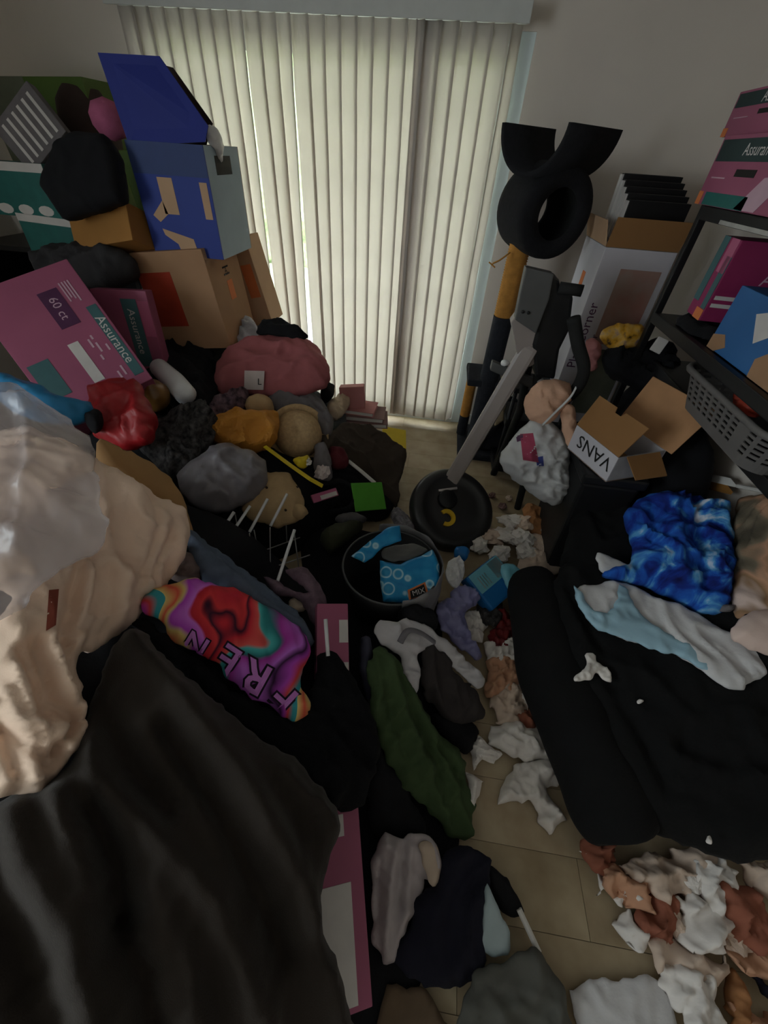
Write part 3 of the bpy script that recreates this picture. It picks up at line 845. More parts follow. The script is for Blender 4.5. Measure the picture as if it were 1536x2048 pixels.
# hat, plush, bags in the middle of the left heap
ht = thing('straw_hat', 'woven straw hat lying on the grey trousers', 'hat', P(598, 880, z=.40))
c = P(596, 868, z=.46); ax = Vector((.25, -.75, .6)).normalized()
V, F = lathe_vf(c, ax, [(.001, .085), (.06, .08), (.10, .055), (.125, .01), (.13, -.03)], 40)
mk('crown', V, F, M['straw'], ht, True, solid=.006)
V, F = lathe_vf(c, ax, [(.128, -.028), (.15, -.034), (.165, -.028)], 40)
mk('brim', V, F, M['straw'], ht, True, solid=.005)
pp = thing('plush_toy', 'tan plush toy with a flat round head below the yellow strap', 'toy', P(560, 1000, z=.32))
body = patch('head', [(490, 985, .42), (520, 945, .46), (560, 938, .46), (595, 965, .43), (612, 1005, .38), (605, 1035, .35), (560, 1050, .34), (510, 1045, .34), (485, 1020, .38)], M['tan_plush'], sp=.012, bulge=.05, w=.07, back=.1, wr=.003, parent=pp)
patch('muzzle', [(580, 1015, .40), (608, 1005, .40), (617, 1025, .37), (605, 1045, .35), (585, 1038, .36)], M['tan_plush'], sp=.009, bulge=.035, w=.03, back=.02, wr=.002, parent=pp)
for q in ((594, 974), (611, 1010), (571, 1020), (533, 975)):
    h_ = on_surface(body, *q)
    if h_ is not None:
        V, F = lathe_vf(h_, (0, -.5, .8), [(.001, .005), (.005, .003), (.006, -.004)], 10); mk('button', V, F, M['dark_brown'], pp, True)
patch('cream_plush', [(488, 800, .60), (520, 785, .62), (545, 800, .60), (548, 825, .56), (500, 825, .57)], M['tan_plush'], 'cream plush bit behind the orange paper bag', 'toy', sp=.012, bulge=.05, w=.05, back=.08, wr=.004)
patch('paper_bag', [(412, 835, .62), (470, 815, .64), (505, 822, .62), (560, 818, .60), (558, 860, .53), (545, 895, .48), (500, 905, .47), (440, 890, .52), (408, 870, .57)], M['orange_paper'],
      'crumpled orange paper bag beside the straw hat', 'bag', sp=.012, bulge=.04, w=.05, back=.1, wr=.004, crease=.034, cs=9, seed=12, flat=True, smooth=1)
patch('plastic_bag', [(350, 960, .55), (390, 915, .60), (440, 885, .60), (495, 895, .56), (535, 925, .52), (538, 965, .48), (500, 1005, .43), (430, 1025, .42), (380, 1010, .46)], M['grey_film'],
      'grey plastic bag puffed up above the wire rack', 'bag', sp=.012, bulge=.07, w=.1, back=.12, wr=.012, ws=9, crease=.022, cs=10, seed=14)
v, f = tube_vf([P(530, 893, z=.52), P(580, 930, z=.50), P(620, 958, z=.46), P(645, 972, z=.42)], .011, 8, .4)
yr = tag(mk('measuring_strap', v, f, M['yellow_card']), 'yellow strap running from the hat to the plush toy', 'strap')
patch('yellow_bow', [(588, 915, .50), (612, 912, .49), (625, 925, .47), (605, 940, .47), (590, 932, .49)], M['yellow_card'], 'yellow bow beside the white knob on the strap', 'bow', sp=.008, bulge=.02, w=.02, back=.02, wr=.006, ws=30)
crumple('tissue', P(613, 930, z=.46), .03, M['paper_white'], 3, 'white knob of tissue on the yellow strap', 'tissue')
crumple('tissue', P(648, 950, z=.38), .04, M['tag_paper'], 5, 'cream crumpled tissue right of the straw hat', 'tissue')
patch('grey_sock', [(632, 885, .44), (652, 890, .42), (662, 930, .37), (668, 958, .34), (640, 960, .36), (630, 925, .40)], M['grey_cloth'], 'grey cloth hanging right of the straw hat', 'clothing', sp=.011, bulge=.03, w=.03, back=.06, wr=.006)
patch('maroon_pouch', [(655, 890, .40), (690, 895, .38), (700, 935, .32), (660, 940, .34)], mat('maroon', (96, 22, 32), bump=.1), 'maroon pouch in the shadow below the brown jacket', 'pouch', sp=.012, bulge=.02, w=.03, back=.06)
co, fr = carton('magazine', P(622, 990, z=.33), P(672, 975, z=.31), P(632, 1005, z=.30), .012, M['pink_card_light'], 'pink and mauve booklet at the foot of the plush toy', 'magazine')
panel('stripe', co, fr, .3, .4, .95, .9, M['white_print'])

# wire rack with white rods
wr_ = thing('wire_rack', 'wire rack with white rods sticking up below the grey bag', 'rack', P(500, 1120, z=.3))
rods = [((408, 1082), (438, 1040)), ((421, 1095), (468, 1024)), ((449, 1088), (500, 1012)), ((499, 1064), (535, 998)), ((541, 1052), (574, 988)), ((551, 1175), (589, 1060)), ((656, 1312), (651, 1238))]
for (a, b) in rods:
    v, f = tube_vf([P(*a, z=.40), P(*b, z=.46)], .0065, 8); mk('rod', v, f, M['white_plastic'], wr_, True)
new('wire_grey', (150, 148, 146), rough=.35, metal=.6, bump=0)
for (a, b) in (((450, 1088), (453, 1135)), ((499, 1066), (502, 1168)), ((540, 1054), (541, 1160)), ((569, 990), (574, 1085)), ((470, 1026), (486, 1120)), ((588, 1062), (598, 1140)), ((508, 1060), (518, 1110))):
    v, f = tube_vf([P(*a, z=.41), P(*b, z=.26)], .0025, 6); mk('wire', v, f, M['wire_grey'], wr_, True)
for (a, b) in (((420, 1140), (600, 1075)), ((440, 1170), (620, 1110))):
    v, f = tube_vf([P(*a, z=.28), P(*b, z=.28)], .003, 6); mk('cross_bar', v, f, M['wire_grey'], wr_, True)

# dark clothing that fills the heap
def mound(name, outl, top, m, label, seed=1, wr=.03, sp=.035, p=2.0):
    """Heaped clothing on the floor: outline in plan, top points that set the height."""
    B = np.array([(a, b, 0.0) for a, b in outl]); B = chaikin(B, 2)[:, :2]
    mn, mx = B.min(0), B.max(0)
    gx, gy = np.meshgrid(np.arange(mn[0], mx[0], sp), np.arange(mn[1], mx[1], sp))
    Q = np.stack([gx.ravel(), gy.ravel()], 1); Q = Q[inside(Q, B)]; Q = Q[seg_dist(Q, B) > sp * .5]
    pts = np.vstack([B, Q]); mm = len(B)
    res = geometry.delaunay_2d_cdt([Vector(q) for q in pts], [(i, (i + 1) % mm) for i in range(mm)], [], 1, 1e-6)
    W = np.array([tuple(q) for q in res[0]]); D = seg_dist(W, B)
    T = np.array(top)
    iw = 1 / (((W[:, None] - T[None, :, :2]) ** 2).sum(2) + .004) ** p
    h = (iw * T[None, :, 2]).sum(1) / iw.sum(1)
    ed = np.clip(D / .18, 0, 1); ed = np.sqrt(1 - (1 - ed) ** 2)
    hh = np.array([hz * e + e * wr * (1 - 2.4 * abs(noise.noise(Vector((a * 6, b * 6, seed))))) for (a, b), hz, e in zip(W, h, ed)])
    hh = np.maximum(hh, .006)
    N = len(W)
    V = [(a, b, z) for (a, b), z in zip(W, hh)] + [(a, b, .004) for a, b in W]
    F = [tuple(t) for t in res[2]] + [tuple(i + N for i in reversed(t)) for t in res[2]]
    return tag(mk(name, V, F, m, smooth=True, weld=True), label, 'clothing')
mound('clothes_heap', [(-1.1, 2.75), (-.55, 2.7), (-.3, 2.5), (-.22, 2.1), (-.32, 1.75), (-.55, 1.35), (-.95, 1.15), (-1.5, 1.2), (-1.75, 1.5), (-1.7, 2.05), (-1.1, 2.08)],
      [(-.9, 2.1, .50), (-.5, 2.3, .24), (-.45, 2.0, .22), (-.6, 1.7, .33), (-.55, 1.5, .26), (-1.2, 1.5, .58), (-1.5, 1.8, .68), (-1.3, 1.9, .55), (-.85, 1.6, .42), (-.8, 1.35, .33)], M['black_cloth'], 'heap of dark clothes under the rose shirt and straw hat', seed=2)

# ------------------------------------------------------------------ right side: cat tree, exercise machine, rack
new('cat_carpet', (40, 42, 50), rough=1, var=.2, vs=40, bump=.5, bs=180)
new('cat_carpet_dark', (26, 26, 30), rough=1, var=.2, vs=40, bump=.5, bs=180)
new('sisal', (196, 132, 52), rough=.9, var=.15, vs=30, bump=.5, bs=120)
new('taupe_metal', (150, 138, 134), rough=.4, var=.03, bump=0, spec=.5)
new('grey_plastic', (84, 84, 84), rough=.5, var=.05, bump=.03)
new('foam_black', (34, 34, 34), rough=.9, var=.1, bump=.2)
new('yellow_ring', (222, 176, 22), rough=.4, var=.04, bump=0)
new('white_card', (196, 192, 200), rough=.6, var=.05, vs=5, bump=.03)
new('carton_photo', (150, 100, 90), rough=.6, var=.3, vs=7, bump=0, col2=(190, 170, 160))
new('carton_photo_green', (110, 112, 96), rough=.6, var=.3, vs=9, bump=0)
new('basket_grey', (104, 100, 98), rough=.5, var=.05, bump=.02)
new('blue_card', (44, 104, 170), rough=.6, var=.08, vs=5, bump=.03)
new('dark_green_card', (44, 62, 62), rough=.7, var=.1, bump=0)
new('red_pack', (196, 62, 40), rough=.45, var=.25, vs=20, bump=.05)
new('bag_film', (206, 206, 208), rough=.35, var=.08, vs=9, bump=.03, spec=.5, transl=.2)
new('peach_cloth', (214, 164, 134), rough=.95, var=.1, vs=10, bump=.2)
new('silver', (190, 188, 186), rough=.3, metal=.5, bump=0)

ct = thing('cat_tree', 'tall dark grey cat tree with cradle, drum house and rope post', 'cat tree', (.47, 2.66, 0))
abox('base_plate', .27, .72, 2.46, 2.9, .0, .05, M['cat_carpet'], ct, .015)
pb = P(945, 880, y=2.6); pt = P(1045, 430, y=2.6)
px_, py_ = .385, 2.6
v, f = lathe_vf((px_, py_, 0), (0, 0, 1), [(.058, .05), (.058, .93)], 24); mk('post', v, f, M['cat_carpet'], ct, True)
ring = []
z = .93
while z < 1.38: ring += [(.052, z), (.058, z + .006)]; z += .012
v, f = lathe_vf((px_, py_, 0), (0, 0, 1), ring, 24); rope = mk('rope_post', v, f, M['sisal'], ct, True)
v, f = tube_vf(smooth_path([P(1020, 505, y=2.53), P(1000, 520, y=2.5), P(985, 528, y=2.5), P(990, 535, y=2.5), P(978, 524, y=2.5)], 5), .004, 6); mk('rope_end', v, f, M['sisal'], rope, True)
v, f = lathe_vf((.295, 2.74, 0), (0, 0, 1), [(.036, .05), (.036, .2)], 18); mk('post', v, f, M['cat_carpet'], ct, True)
ring = []; z = .2
while z < .5: ring += [(.032, z), (.037, z + .006)]; z += .012
v, f = lathe_vf((.295, 2.74, 0), (0, 0, 1), ring, 18); mk('rope_post', v, f, M['sisal'], ct, True)
abox('platform', .25, .47, 2.56, 2.86, .5, .545, M['cat_carpet'], ct, .012)
# drum house: hollow cylinder with a round hole in each end
a0, a1 = Vector((.40, 2.74, 1.435)), Vector((.51, 2.47, 1.43)); ax = (a1 - a0).normalized(); Ld = (a1 - a0).length
V, F = lathe_vf(a0, ax, [(.105, 0), (.165, 0), (.185, .015), (.19, .05), (.19, Ld - .05), (.185, Ld - .015), (.165, Ld), (.105, Ld), (.105, Ld - .02), (.172, Ld - .03), (.172, .03), (.105, .02), (.105, 0)], 44)
mk('drum_house', V, F, M['cat_carpet_dark'], ct, True)
# cradle: a half pipe with thickness
cc = P(1124, 252, y=2.56); ax = Vector((.72, .69, 0)).normalized(); sd = Vector((.69, -.72, 0)).normalized()
c0, c1 = cc - ax * .185 + Vector((0, 0, .006)), cc + ax * .185 + Vector((0, 0, .006))
V, F = [], []
na = 24
for e in (c0, c1):
    for r_ in (.165, .187):
        for k in range(na + 1):
            th = math.radians(-88 + 176 * k / na)
            V.append(e + sd * (r_ * math.sin(th)) + Vector((0, 0, -r_ * math.cos(th))))
L_ = na + 1
for k in range(na):
    F += [(k, k + 1, 2 * L_ + k + 1, 2 * L_ + k), (L_ + k + 1, L_ + k, 3 * L_ + k, 3 * L_ + k + 1), (k + 1, k, L_ + k, L_ + k + 1), (2 * L_ + k, 2 * L_ + k + 1, 3 * L_ + k + 1, 3 * L_ + k)]
F += [(0, 2 * L_, 3 * L_, L_), (na, L_ + na, 3 * L_ + na, 2 * L_ + na)]
mk('cradle', V, F, M['cat_carpet_dark'], ct, True)

# exercise machine with the round base
em_ = thing('exercise_machine', 'exercise machine with a sloping grey tube and round black base', 'exercise machine', (.25, 1.78, 0))
bc_ = P(905, 1018, z=.15); bax = Vector((.22, -.50, .84)).normalized()
V, F = lathe_vf(bc_, bax, [(.001, -.10), (.17, -.10), (.225, -.08), (.24, -.04), (.24, .0), (.225, .025), (.18, .035), (.175, .028), (.12, .026), (.001, .026)], 56)
disc = mk('base_disc', V, F, mat('disc_black', (40, 39, 40), rough=.35, var=.1, bump=.02, spec=.5), em_, True)
ba = bax.cross(Vector((0, 0, 1))).normalized(); bb = ba.cross(bax)
yc = P(893, 1036, z=.145)
yc = bc_ + (yc - bc_) - bax * ((yc - bc_).dot(bax)) + bax * .032
V, F = [], []
n = 26
for k in range(n + 1):
    th = math.radians(60 + 250 * k / n)
    for (r_, h_) in ((.026, -.006), (.026, .008), (.048, .008), (.048, -.006)):
        V.append(yc + (ba * math.cos(th) + bb * math.sin(th)) * r_ + bax * h_)
for k in range(n):
    for j in range(4):
        F.append((4 * k + j, 4 * k + (j + 1) % 4, 4 * k + 4 + (j + 1) % 4, 4 * k + 4 + j))
F += [(3, 2, 1, 0), tuple(4 * n + j for j in range(4))]
mk('yellow_ring', V, F, M['yellow_ring'], disc)
v, f = lathe_vf(bc_ + ba * .03 + bb * .05 + bax * .03, bax, [(.001, .02), (.05, .02), (.055, .012), (.055, -.01)], 24); mk('hub_cap', v, f, M['black_plastic'], disc, True)
v, f = box_vf(bc_ + bb * .10 - ba * .04 + bax * .03, ba * .11, bb * .012, bax * .012); mk('clip', v, f, M['silver'], disc)
t0 = P(888, 985, z=.16); t1 = P(1062, 690, y=1.95)
tax = (t1 - t0).normalized(); tw = tax.cross((Vector(EYE) - t0)).normalized(); td = tax.cross(tw)
v, f = box_vf(t0 - tw * .042 - td * .025, tw * .084, td * .05, t1 - t0); mk('tube', v, f, M['taupe_metal'], em_, bevel=.018)
def prism_px(name, pts, y, d, m, parent, bevel=.006):
    A = [P(a, b, y=y) for a, b in pts]; B = [q + Vector((0, d, 0)) for q in A]; n = len(A)
    F = [tuple(range(n)), tuple(range(2 * n - 1, n - 1, -1))] + [(i, n + i, n + (i + 1) % n, (i + 1) % n) for i in range(n)]
    return mk(name, A + B, F, m, parent, bevel=bevel)
prism_px('neck_cover', [(1022, 645), (1040, 622), (1080, 640), (1085, 715), (1060, 735), (1035, 712)], 1.93, .07, M['taupe_metal'], em_)
br = prism_px('bracket', [(1052, 535), (1108, 548), (1098, 600), (1072, 668), (1030, 640), (1040, 590)], 1.9, .06, M['grey_plastic'], em_)
for q in ((1046, 624), (1057, 626)):
    v, f = lathe_vf(P(*q, y=1.895), (0, -1, 0), [(.001, .002), (.006, .002), (.007, -.004)], 10); mk('screw', v, f, M['black_plastic'], br, True)
prism_px('console', [(1100, 552), (1120, 560), (1122, 585), (1148, 592), (1140, 660), (1120, 700), (1110, 760), (1070, 755), (1065, 690), (1078, 640)], 1.92, .14, M['black_plastic'], em_, .015)
v, f = tube_vf([P(1118, 575, y=1.92), P(1165, 582, y=1.9)], .022, 12); mk('grip', v, f, M['foam_black'], em_, True)
v, f = tube_vf(smooth_path([P(1147, 636, y=1.78), P(1156, 690, y=1.78), P(1168, 735, y=1.78), P(1158, 770, y=1.8), P(1135, 795, y=1.84), P(1105, 806, y=1.9)], 6), .026, 12); mk('handlebar', v, f, M['foam_black'], em_, True)
v, f = tube_vf([P(1105, 806, y=1.9), P(1080, 760, y=1.97)], .016, 10); mk('handlebar_tube', v, f, M['taupe_metal'], em_, True)
v, f = lathe_vf(P(1010, 726, y=1.95), (-.8, -.5, .2), [(.001, .018), (.013, .015), (.015, 0), (.008, -.02), (.008, -.06)], 16); mk('knob', v, f, M['white_plastic'], em_, True)
v, f = box_vf(P(980, 742, y=2.05), Vector((.25, -.05, -.06)), Vector((0, .04, 0)), Vector((0, 0, .05))); mk('cross_tube', v, f, M['grey_plastic'], em_, bevel=.01)
v, f = tube_vf([P(1062, 700, y=2.0), P(1040, 820, y=2.2), Vector((.52, 2.3, .02))], .022, 10); mk('rear_leg', v, f, M['foam_black'], em_, True)
v, f = tube_vf([P(1075, 750, y=2.0), Vector((.62, 1.95, .3)), Vector((.64, 1.95, .03))], .02, 10); mk('rear_leg', v, f, M['foam_black'], em_, True)

# small black cart behind the machine
sc = thing('rolling_cart', 'small black cart standing behind the exercise machine', 'cart', (.66, 2.42, 0))
abox('tray', .5, .84, 2.3, 2.56, .04, .09, M['black_plastic'], sc, .01)
abox('tray', .5, .84, 2.3, 2.56, .38, .43, M['black_plastic'], sc, .01)
for x in (.515, .825):
    for y in (2.315, 2.545):
        v, f = tube_vf([(x, y, .0), (x, y, .62)], .012, 8); mk('post', v, f, M['black_plastic'], sc, True)
abox('top', .5, .84, 2.3, 2.56, .6, .63, M['black_plastic'], sc, .008)
patch('dark_sack', [(985, 800, .42), (1040, 790, .44), (1058, 850, .30), (1030, 905, .05), (960, 905, .03), (948, 870, .15)], M['black_cloth'], 'black sack slumped behind the grey tube', 'bag', bulge=.05, w=.1, back=.1, wr=.02, seed=21)
patch('paper_note', [(992, 830, .42), (1006, 826, .42), (1004, 858, .36), (985, 868, .34)], mat('note_tan', (150, 132, 104)), 'tan paper scrap stuck on the black sack', 'paper', sp=.01, bulge=.003, w=.02, wr=.003, smooth=0, dz=.06)

# black rack along the right wall
rk = thing('shelf_rack', 'black metal shelf rack against the right wall', 'shelf', (1.15, 1.6, 0))
RX0, RX1, RY0, RY1 = .955, 1.325, .60, 2.10
for x in (RX0, RX1 - .03):
    for y in (RY0, RY1 - .03):
        if y > 2 or x > 1.2: abox('post', x, x + .03, y, y + .03, 0, 1.62 if y > 2 else 1.52, M['black_plastic'], rk, .004)
for z in (1.115, 1.492):
    abox('shelf', RX0 + .03, RX1 - .03, RY0, RY1, z, z + .022, M['black_plastic'], rk, .004)
    abox('edge_rail', RX0 - .002, RX0 + .028, RY0 + .03, RY1 - .03, z - .012, z + .03, M['black_plastic'], rk, .004)
abox('shelf', 1.05, RX1 - .03, RY0, RY1, .92, .942, M['black_plastic'], rk, .004)
abox('edge_rail', 1.03, 1.05, RY0, RY1, .91, .95, M['black_plastic'], rk, .004)
abox('bracket', RX0 + .03, 1.05, RY1 - .025, RY1 - .005, .915, .94, M['black_plastic'], rk)
abox('price_rail', RX0 - .006, RX0 - .003, RY0 + .05, 1.9, 1.482, 1.494, M['silver'], rk)

# pink cartons on the top shelf
def pink_box(x0, x1, y0, y1, z0, z1, label, txt=True, low=True):
    o = abox('diaper_carton', x0, x1, y0, y1, z0, z1, M['pink_card'], None, .004); tag(o, label, 'box')
    fr = Frame((x0, y1, z1), (0, y0 - y1, 0), (0, 0, z0 - z1), (-1, 0, 0))
    panel('teal_label', o, fr, .02, .06, .95, .36, M['dark_green_card'])
    if txt: lettering(o, fr, .4, .21, 'Assurance', .045, M['white_print'])
    panel('hand_hole', o, fr, .28, .46, .46, .56, M['ink_black'])
    panel('small_print', o, fr, .06, .58, .2, .60, M['pale_ink'])
    if low:
        panel('white_print', o, fr, 0, 0, 0, 0, M['pale_ink'], poly=[(.55, .55), (.72, .5), (.6, .98), (.42, .98)])
        panel('teal_print', o, fr, .08, .8, .5, .99, M['teal_bright'])
    panel('orange_corner', o, fr, 0, .8, .05, 1.0, M['print_orange'])
    return o
pink_box(.95, 1.31, 1.45, 2.15, 1.524, 1.72, 'pink carton with a dark teal label standing on the top rack shelf')
o = pink_box(1.0, 1.31, 1.6, 2.3, 1.722, 1.845, 'upper pink carton stacked on another at the right edge', low=False)
co = abox('storage_box', 1.04, 1.31, 1.5, 2.12, 1.847, 1.94, M['dark_green_card'], None, .004); tag(co, 'dark green box topmost on the pink cartons', 'box')
# middle shelf
co, fr = carton('diaper_carton', Vector((1.0, 1.80, 1.45)), Vector((1.30, 1.78, 1.45)), Vector((1.0, 1.80, 1.19)), .13, mat('pink_dark', (150, 36, 88), rough=.5, var=.06, bump=0), 'dark pink carton on the middle shelf behind the blue carton')
panel('white_stripe', co, fr, .04, .66, .4, .71, M['white_print']); panel('white_stripe', co, fr, .04, .76, .4, .81, M['white_print'])
lettering(co, fr, .62, .42, 'ABC', .06, M['pale_ink'])
sf = side_frame(fr, .13, 'u0')
panel('pale_print', co, sf, .05, .0, .5, .4, M['pink_card_light']); panel('teal_print', co, sf, .02, .2, .3, .85, M['teal_print']); panel('teal_print', co, sf, .62, .0, .98, .8, M['teal_print'])
panel('orange_corner', co, sf, .02, .86, .5, 1.0, M['print_orange'])
co = abox('cardboard_box', .985, 1.29, 1.02, 1.64, 1.147, 1.345, M['blue_card'], None, .004); tag(co, 'blue carton with a white sticker on the middle rack shelf', 'box')
fr = Frame((.985, 1.64, 1.345), (0, -.62, 0), (0, 0, -.198), (-1, 0, 0))
panel('sticker', co, fr, 0, 0, 0, 0, M['white_print'], poly=[(.24, .25), (.36, .12), (.44, .38), (.34, .6)])
panel('torn_patch', co, fr, 0, 0, 0, 0, M['kraft'], poly=[(.0, .78), (.1, .7), (.16, .86), (.08, 1.0), (0, 1.0)])
panel('torn_patch', co, fr, 0, 0, 0, 0, M['kraft'], poly=[(.42, .75), (.5, .55), (.8, .5), (.8, 1), (.44, 1)])
patch('dark_cloth', [Vector((.97, 2.0, 1.16)), Vector((1.28, 2.0, 1.16)), Vector((1.28, 1.68, 1.16)), Vector((.97, 1.68, 1.15))], M['black_cloth'], 'black cloth bundled on the rack next to the dark pink carton', 'clothing', sp=.014, bulge=.02, w=.05, back=.01, wr=.008, ws=18)

# laundry basket with rows of holes
bk_ = thing('laundry_basket', 'grey plastic laundry basket with rows of holes on the rack', 'basket', (1.13, 1.36, .945))
V, F = [], []
NA, NR = 112, 15
def rrect(t, hx, hy, r):
    """Point on a rounded rectangle for t in 0..1."""
    per = [2 * (hy - r), math.pi * r / 2, 2 * (hx - r), math.pi * r / 2] * 2; tot = sum(per); s = t * tot
    x, y, a = hx, -(hy - r), math.pi / 2
    for i, L0 in enumerate(per):
        if s <= L0 or i == 7:
            if i % 2 == 0: return x + s * math.cos(a), y + s * math.sin(a)
            cx, cy = x - r * math.sin(a), y + r * math.cos(a); b = s / r
            return cx + r * math.sin(a + b), cy - r * math.cos(a + b)
        if i % 2 == 0: x, y = x + L0 * math.cos(a), y + L0 * math.sin(a)
        else:
            cx, cy = x - r * math.sin(a), y + r * math.cos(a); a += math.pi / 2
            x, y = cx + r * math.sin(a), cy - r * math.cos(a)
        s -= L0
for j in range(NR + 1):
    h = j / NR; g = .82 + .18 * h
    for i in range(NA):
        x, y = rrect(i / NA, .18 * g, .29 * g, .08 * g)
        V.append((1.125 + x, 1.36 + y, .946 + .135 * h))
for j in range(NR):
    for i in range(NA):
        if 4 <= j <= 12 and j % 2 == 0 and i % 3 != 0 and (i // 3) % 9 != 8: continue
        F.append((j * NA + i, j * NA + (i + 1) % NA, (j + 1) * NA + (i + 1) % NA, (j + 1) * NA + i))
F.append(tuple(range(NA - 1, -1, -1)))
mk('tub', V, F, M['basket_grey'], bk_, solid=.004)
rim = [Vector((1.125 + x, 1.36 + y, 1.078)) for x, y in (rrect(i / 80, .185, .295, .085) for i in range(81))]
v, f = tube_vf(rim, .011, 8, caps=False); mk('rim', v, f, M['basket_grey'], bk_, True)
patch('snack_pack', [(1462, 785, 1.085), (1500, 780, 1.085), (1550, 805, 1.085), (1545, 828, 1.08), (1490, 818, 1.08)], M['red_pack'], 'red snack pack in the grey laundry basket', 'bag', sp=.01, bulge=.02, w=.025, back=.03, wr=.005, ws=22)

# tall baby carton in the corner with binders on it
co = thing('cardboard_box', 'tall white open carton with brown flaps in the corner', 'box', (.9, 2.55, 0))
bx0, bx1, by0, by1, bz = .735, 1.06, 2.34, 2.72, 1.335
body = abox('body', bx0, bx1, by0, by1, 0.0, bz, M['white_card'], co, .003)
fr = Frame((bx0, by0, bz), (bx1 - bx0, 0, 0), (0, 0, -bz), (0, -1, 0))
lf = Frame((bx0, by1, bz), (0, by0 - by1, 0), (0, 0, -bz), (-1, 0, 0))
panel('photo_print', body, fr, .32, .06, .9, .32, M['carton_photo']); panel('photo_print', body, fr, .38, .34, .95, .62, M['carton_photo_green'])
lettering(body, fr, .13, .30, 'Play Corner', .068, M['purple_label'], ang=math.pi / 2)
lettering(body, fr, .32, .36, '& Spinner', .05, M['purple_label'], ang=math.pi / 2)
lettering(body, lf, .45, .34, 'Play Corner', .05, M['purple_label'], ang=math.pi / 2)
panel('small_print', body, lf, .4, .1, .55, .16, M['print_orange'])
def slab(name, pts, off, m, parent):
    n = len(pts); off = Vector(off); A = [Vector(q) for q in pts]
    F = [tuple(range(n)), tuple(range(2 * n - 1, n - 1, -1))] + [(i, n + i, n + (i + 1) % n, (i + 1) % n) for i in range(n)]
    return mk(name, A + [q + off for q in A], F, m, parent)
slab('flap', [(bx0, by0, bz + .002), (bx1, by0, bz + .002), (bx1 + .01, by0 - .012, bz + .115), (bx0 + .005, by0 - .012, bz + .115)], (0, .005, 0), M['kraft_inside'], co)
slab('flap', [(bx0, by0 + .01, bz + .002), (bx0, by1, bz + .002), (bx0 - .03, by1, bz + .1), (bx0 - .03, by0 + .02, bz + .1)], (.005, 0, 0), M['kraft_light'], co)
for k in range(5):
    yk = 2.44 + .052 * k; z0 = bz + .012 + .0; zt = 1.508 + .022 * k
    b_ = abox('binder', .80, 1.07, yk, yk + .046, z0, zt, M['black_plastic'], None, .003)
    tag(b_, ['frontmost', 'second', 'middle', 'fourth', 'rearmost'][k] + ' of the black binders standing on the corner carton', 'binder', 'black binders on the corner carton')
    abox('spine', .792, .7995, yk + .004, yk + .042, z0 + .004, zt - .004, M['white_print'], b_, .001)
    abox('pages', .81, 1.06, yk + .008, yk + .038, zt - .003, zt + .0005, M['ink_black'], b_)
# clutter between the carton and the rack
patch('snack_bag', [P(a, b, y=2.14) for a, b in ((1197, 668), (1225, 652), (1275, 645), (1296, 660), (1285, 692), (1240, 700), (1205, 694))], ramp_mat('floral_yellow', [(.35, (50, 44, 46)), (.45, (206, 150, 40)), (.58, (214, 170, 90)), (.7, (150, 130, 140))], 22, rough=.5), 'yellow and grey patterned bag before the tall white carton', 'bag', sp=.011, bulge=.03, w=.04, back=.05, wr=.005, ws=16, seed=31)
patch('pink_wrap', [P(a, b, y=2.1) for a, b in ((1168, 690), (1192, 672), (1204, 700), (1192, 745), (1172, 740))], M['rose_card'], 'pinkish wrapper left of the patterned bag', 'wrapper', sp=.011, bulge=.02, w=.02, back=.05, wr=.01, ws=20)
patch('black_bag', [P(a, b, y=y_) for a, b, y_ in ((1205, 692, 2.16), (1290, 688, 2.16), (1345, 675, 2.16), (1360, 720, 2.05), (1350, 780, 1.95), (1290, 770, 1.95), (1215, 740, 2.05))], M['black_cloth'], 'black bag crammed between the white carton and the rack', 'bag', bulge=.03, w=.06, back=.12, wr=.02, ws=14, seed=32)
co, fr = carton('card', P(1318, 672, y=2.0), P(1338, 682, y=1.99), P(1305, 702, y=1.98), .004, M['white_print'], 'small white card on the black bag beside the rack', 'card')
tote('storage_tote', .70, .94, 1.45, 1.90, 0, .665, M['black_plastic'], 'black tote under the open white shoe box')

# open shoe box: white outside, brown inside, its flaps standing up
ZT, ZB, dp = .785, .668, .23
FL, FR = P(1154, 850, z=ZT), P(1237, 916, z=ZT)
ex = FR - FL; L0 = ex.length; ex.normalize(); ey = Vector((-ex.y, ex.x, 0))
O = Vector((FL.x, FL.y, 0))
sb = thing('shoe_box', 'white open carton with raised brown flaps beside the rack', 'box', O + ex * (L0 / 2) + ey * (dp / 2) + Vector((0, 0, ZB)))
def sbp(u, v, z): return O + ex * (u * L0) + ey * (v * dp) + Vector((0, 0, z))
fw = slab('front_wall', [sbp(0, 0, ZB), sbp(1, 0, ZB), sbp(1, 0, ZT), sbp(0, 0, ZT)], (ey * .005)[:], M['white_card'], sb)
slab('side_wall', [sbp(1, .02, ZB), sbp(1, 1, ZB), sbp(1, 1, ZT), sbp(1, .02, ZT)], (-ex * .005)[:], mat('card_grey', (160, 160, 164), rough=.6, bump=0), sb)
slab('side_wall', [sbp(0, .02, ZB), sbp(0, 1, ZB), sbp(0, 1, ZT), sbp(0, .02, ZT)], (ex * .005)[:], M['white_card'], sb)
slab('back_wall', [sbp(0, 1, ZB), sbp(1, 1, ZB), sbp(1, 1, ZT), sbp(0, 1, ZT)], (ey * .005)[:], M['white_card'], sb)
slab('base', [sbp(0, 0, ZB), sbp(1, 0, ZB), sbp(1, 1, ZB), sbp(0, 1, ZB)], (0, 0, .004), M['kraft_inside'], sb)
fr = Frame(sbp(0, 0, ZT), ex * L0, Vector((0, 0, ZB - ZT)), -ey)
lettering(fw, fr, .55, .40, 'VANS', .08, M['ink_black'], flip=True)
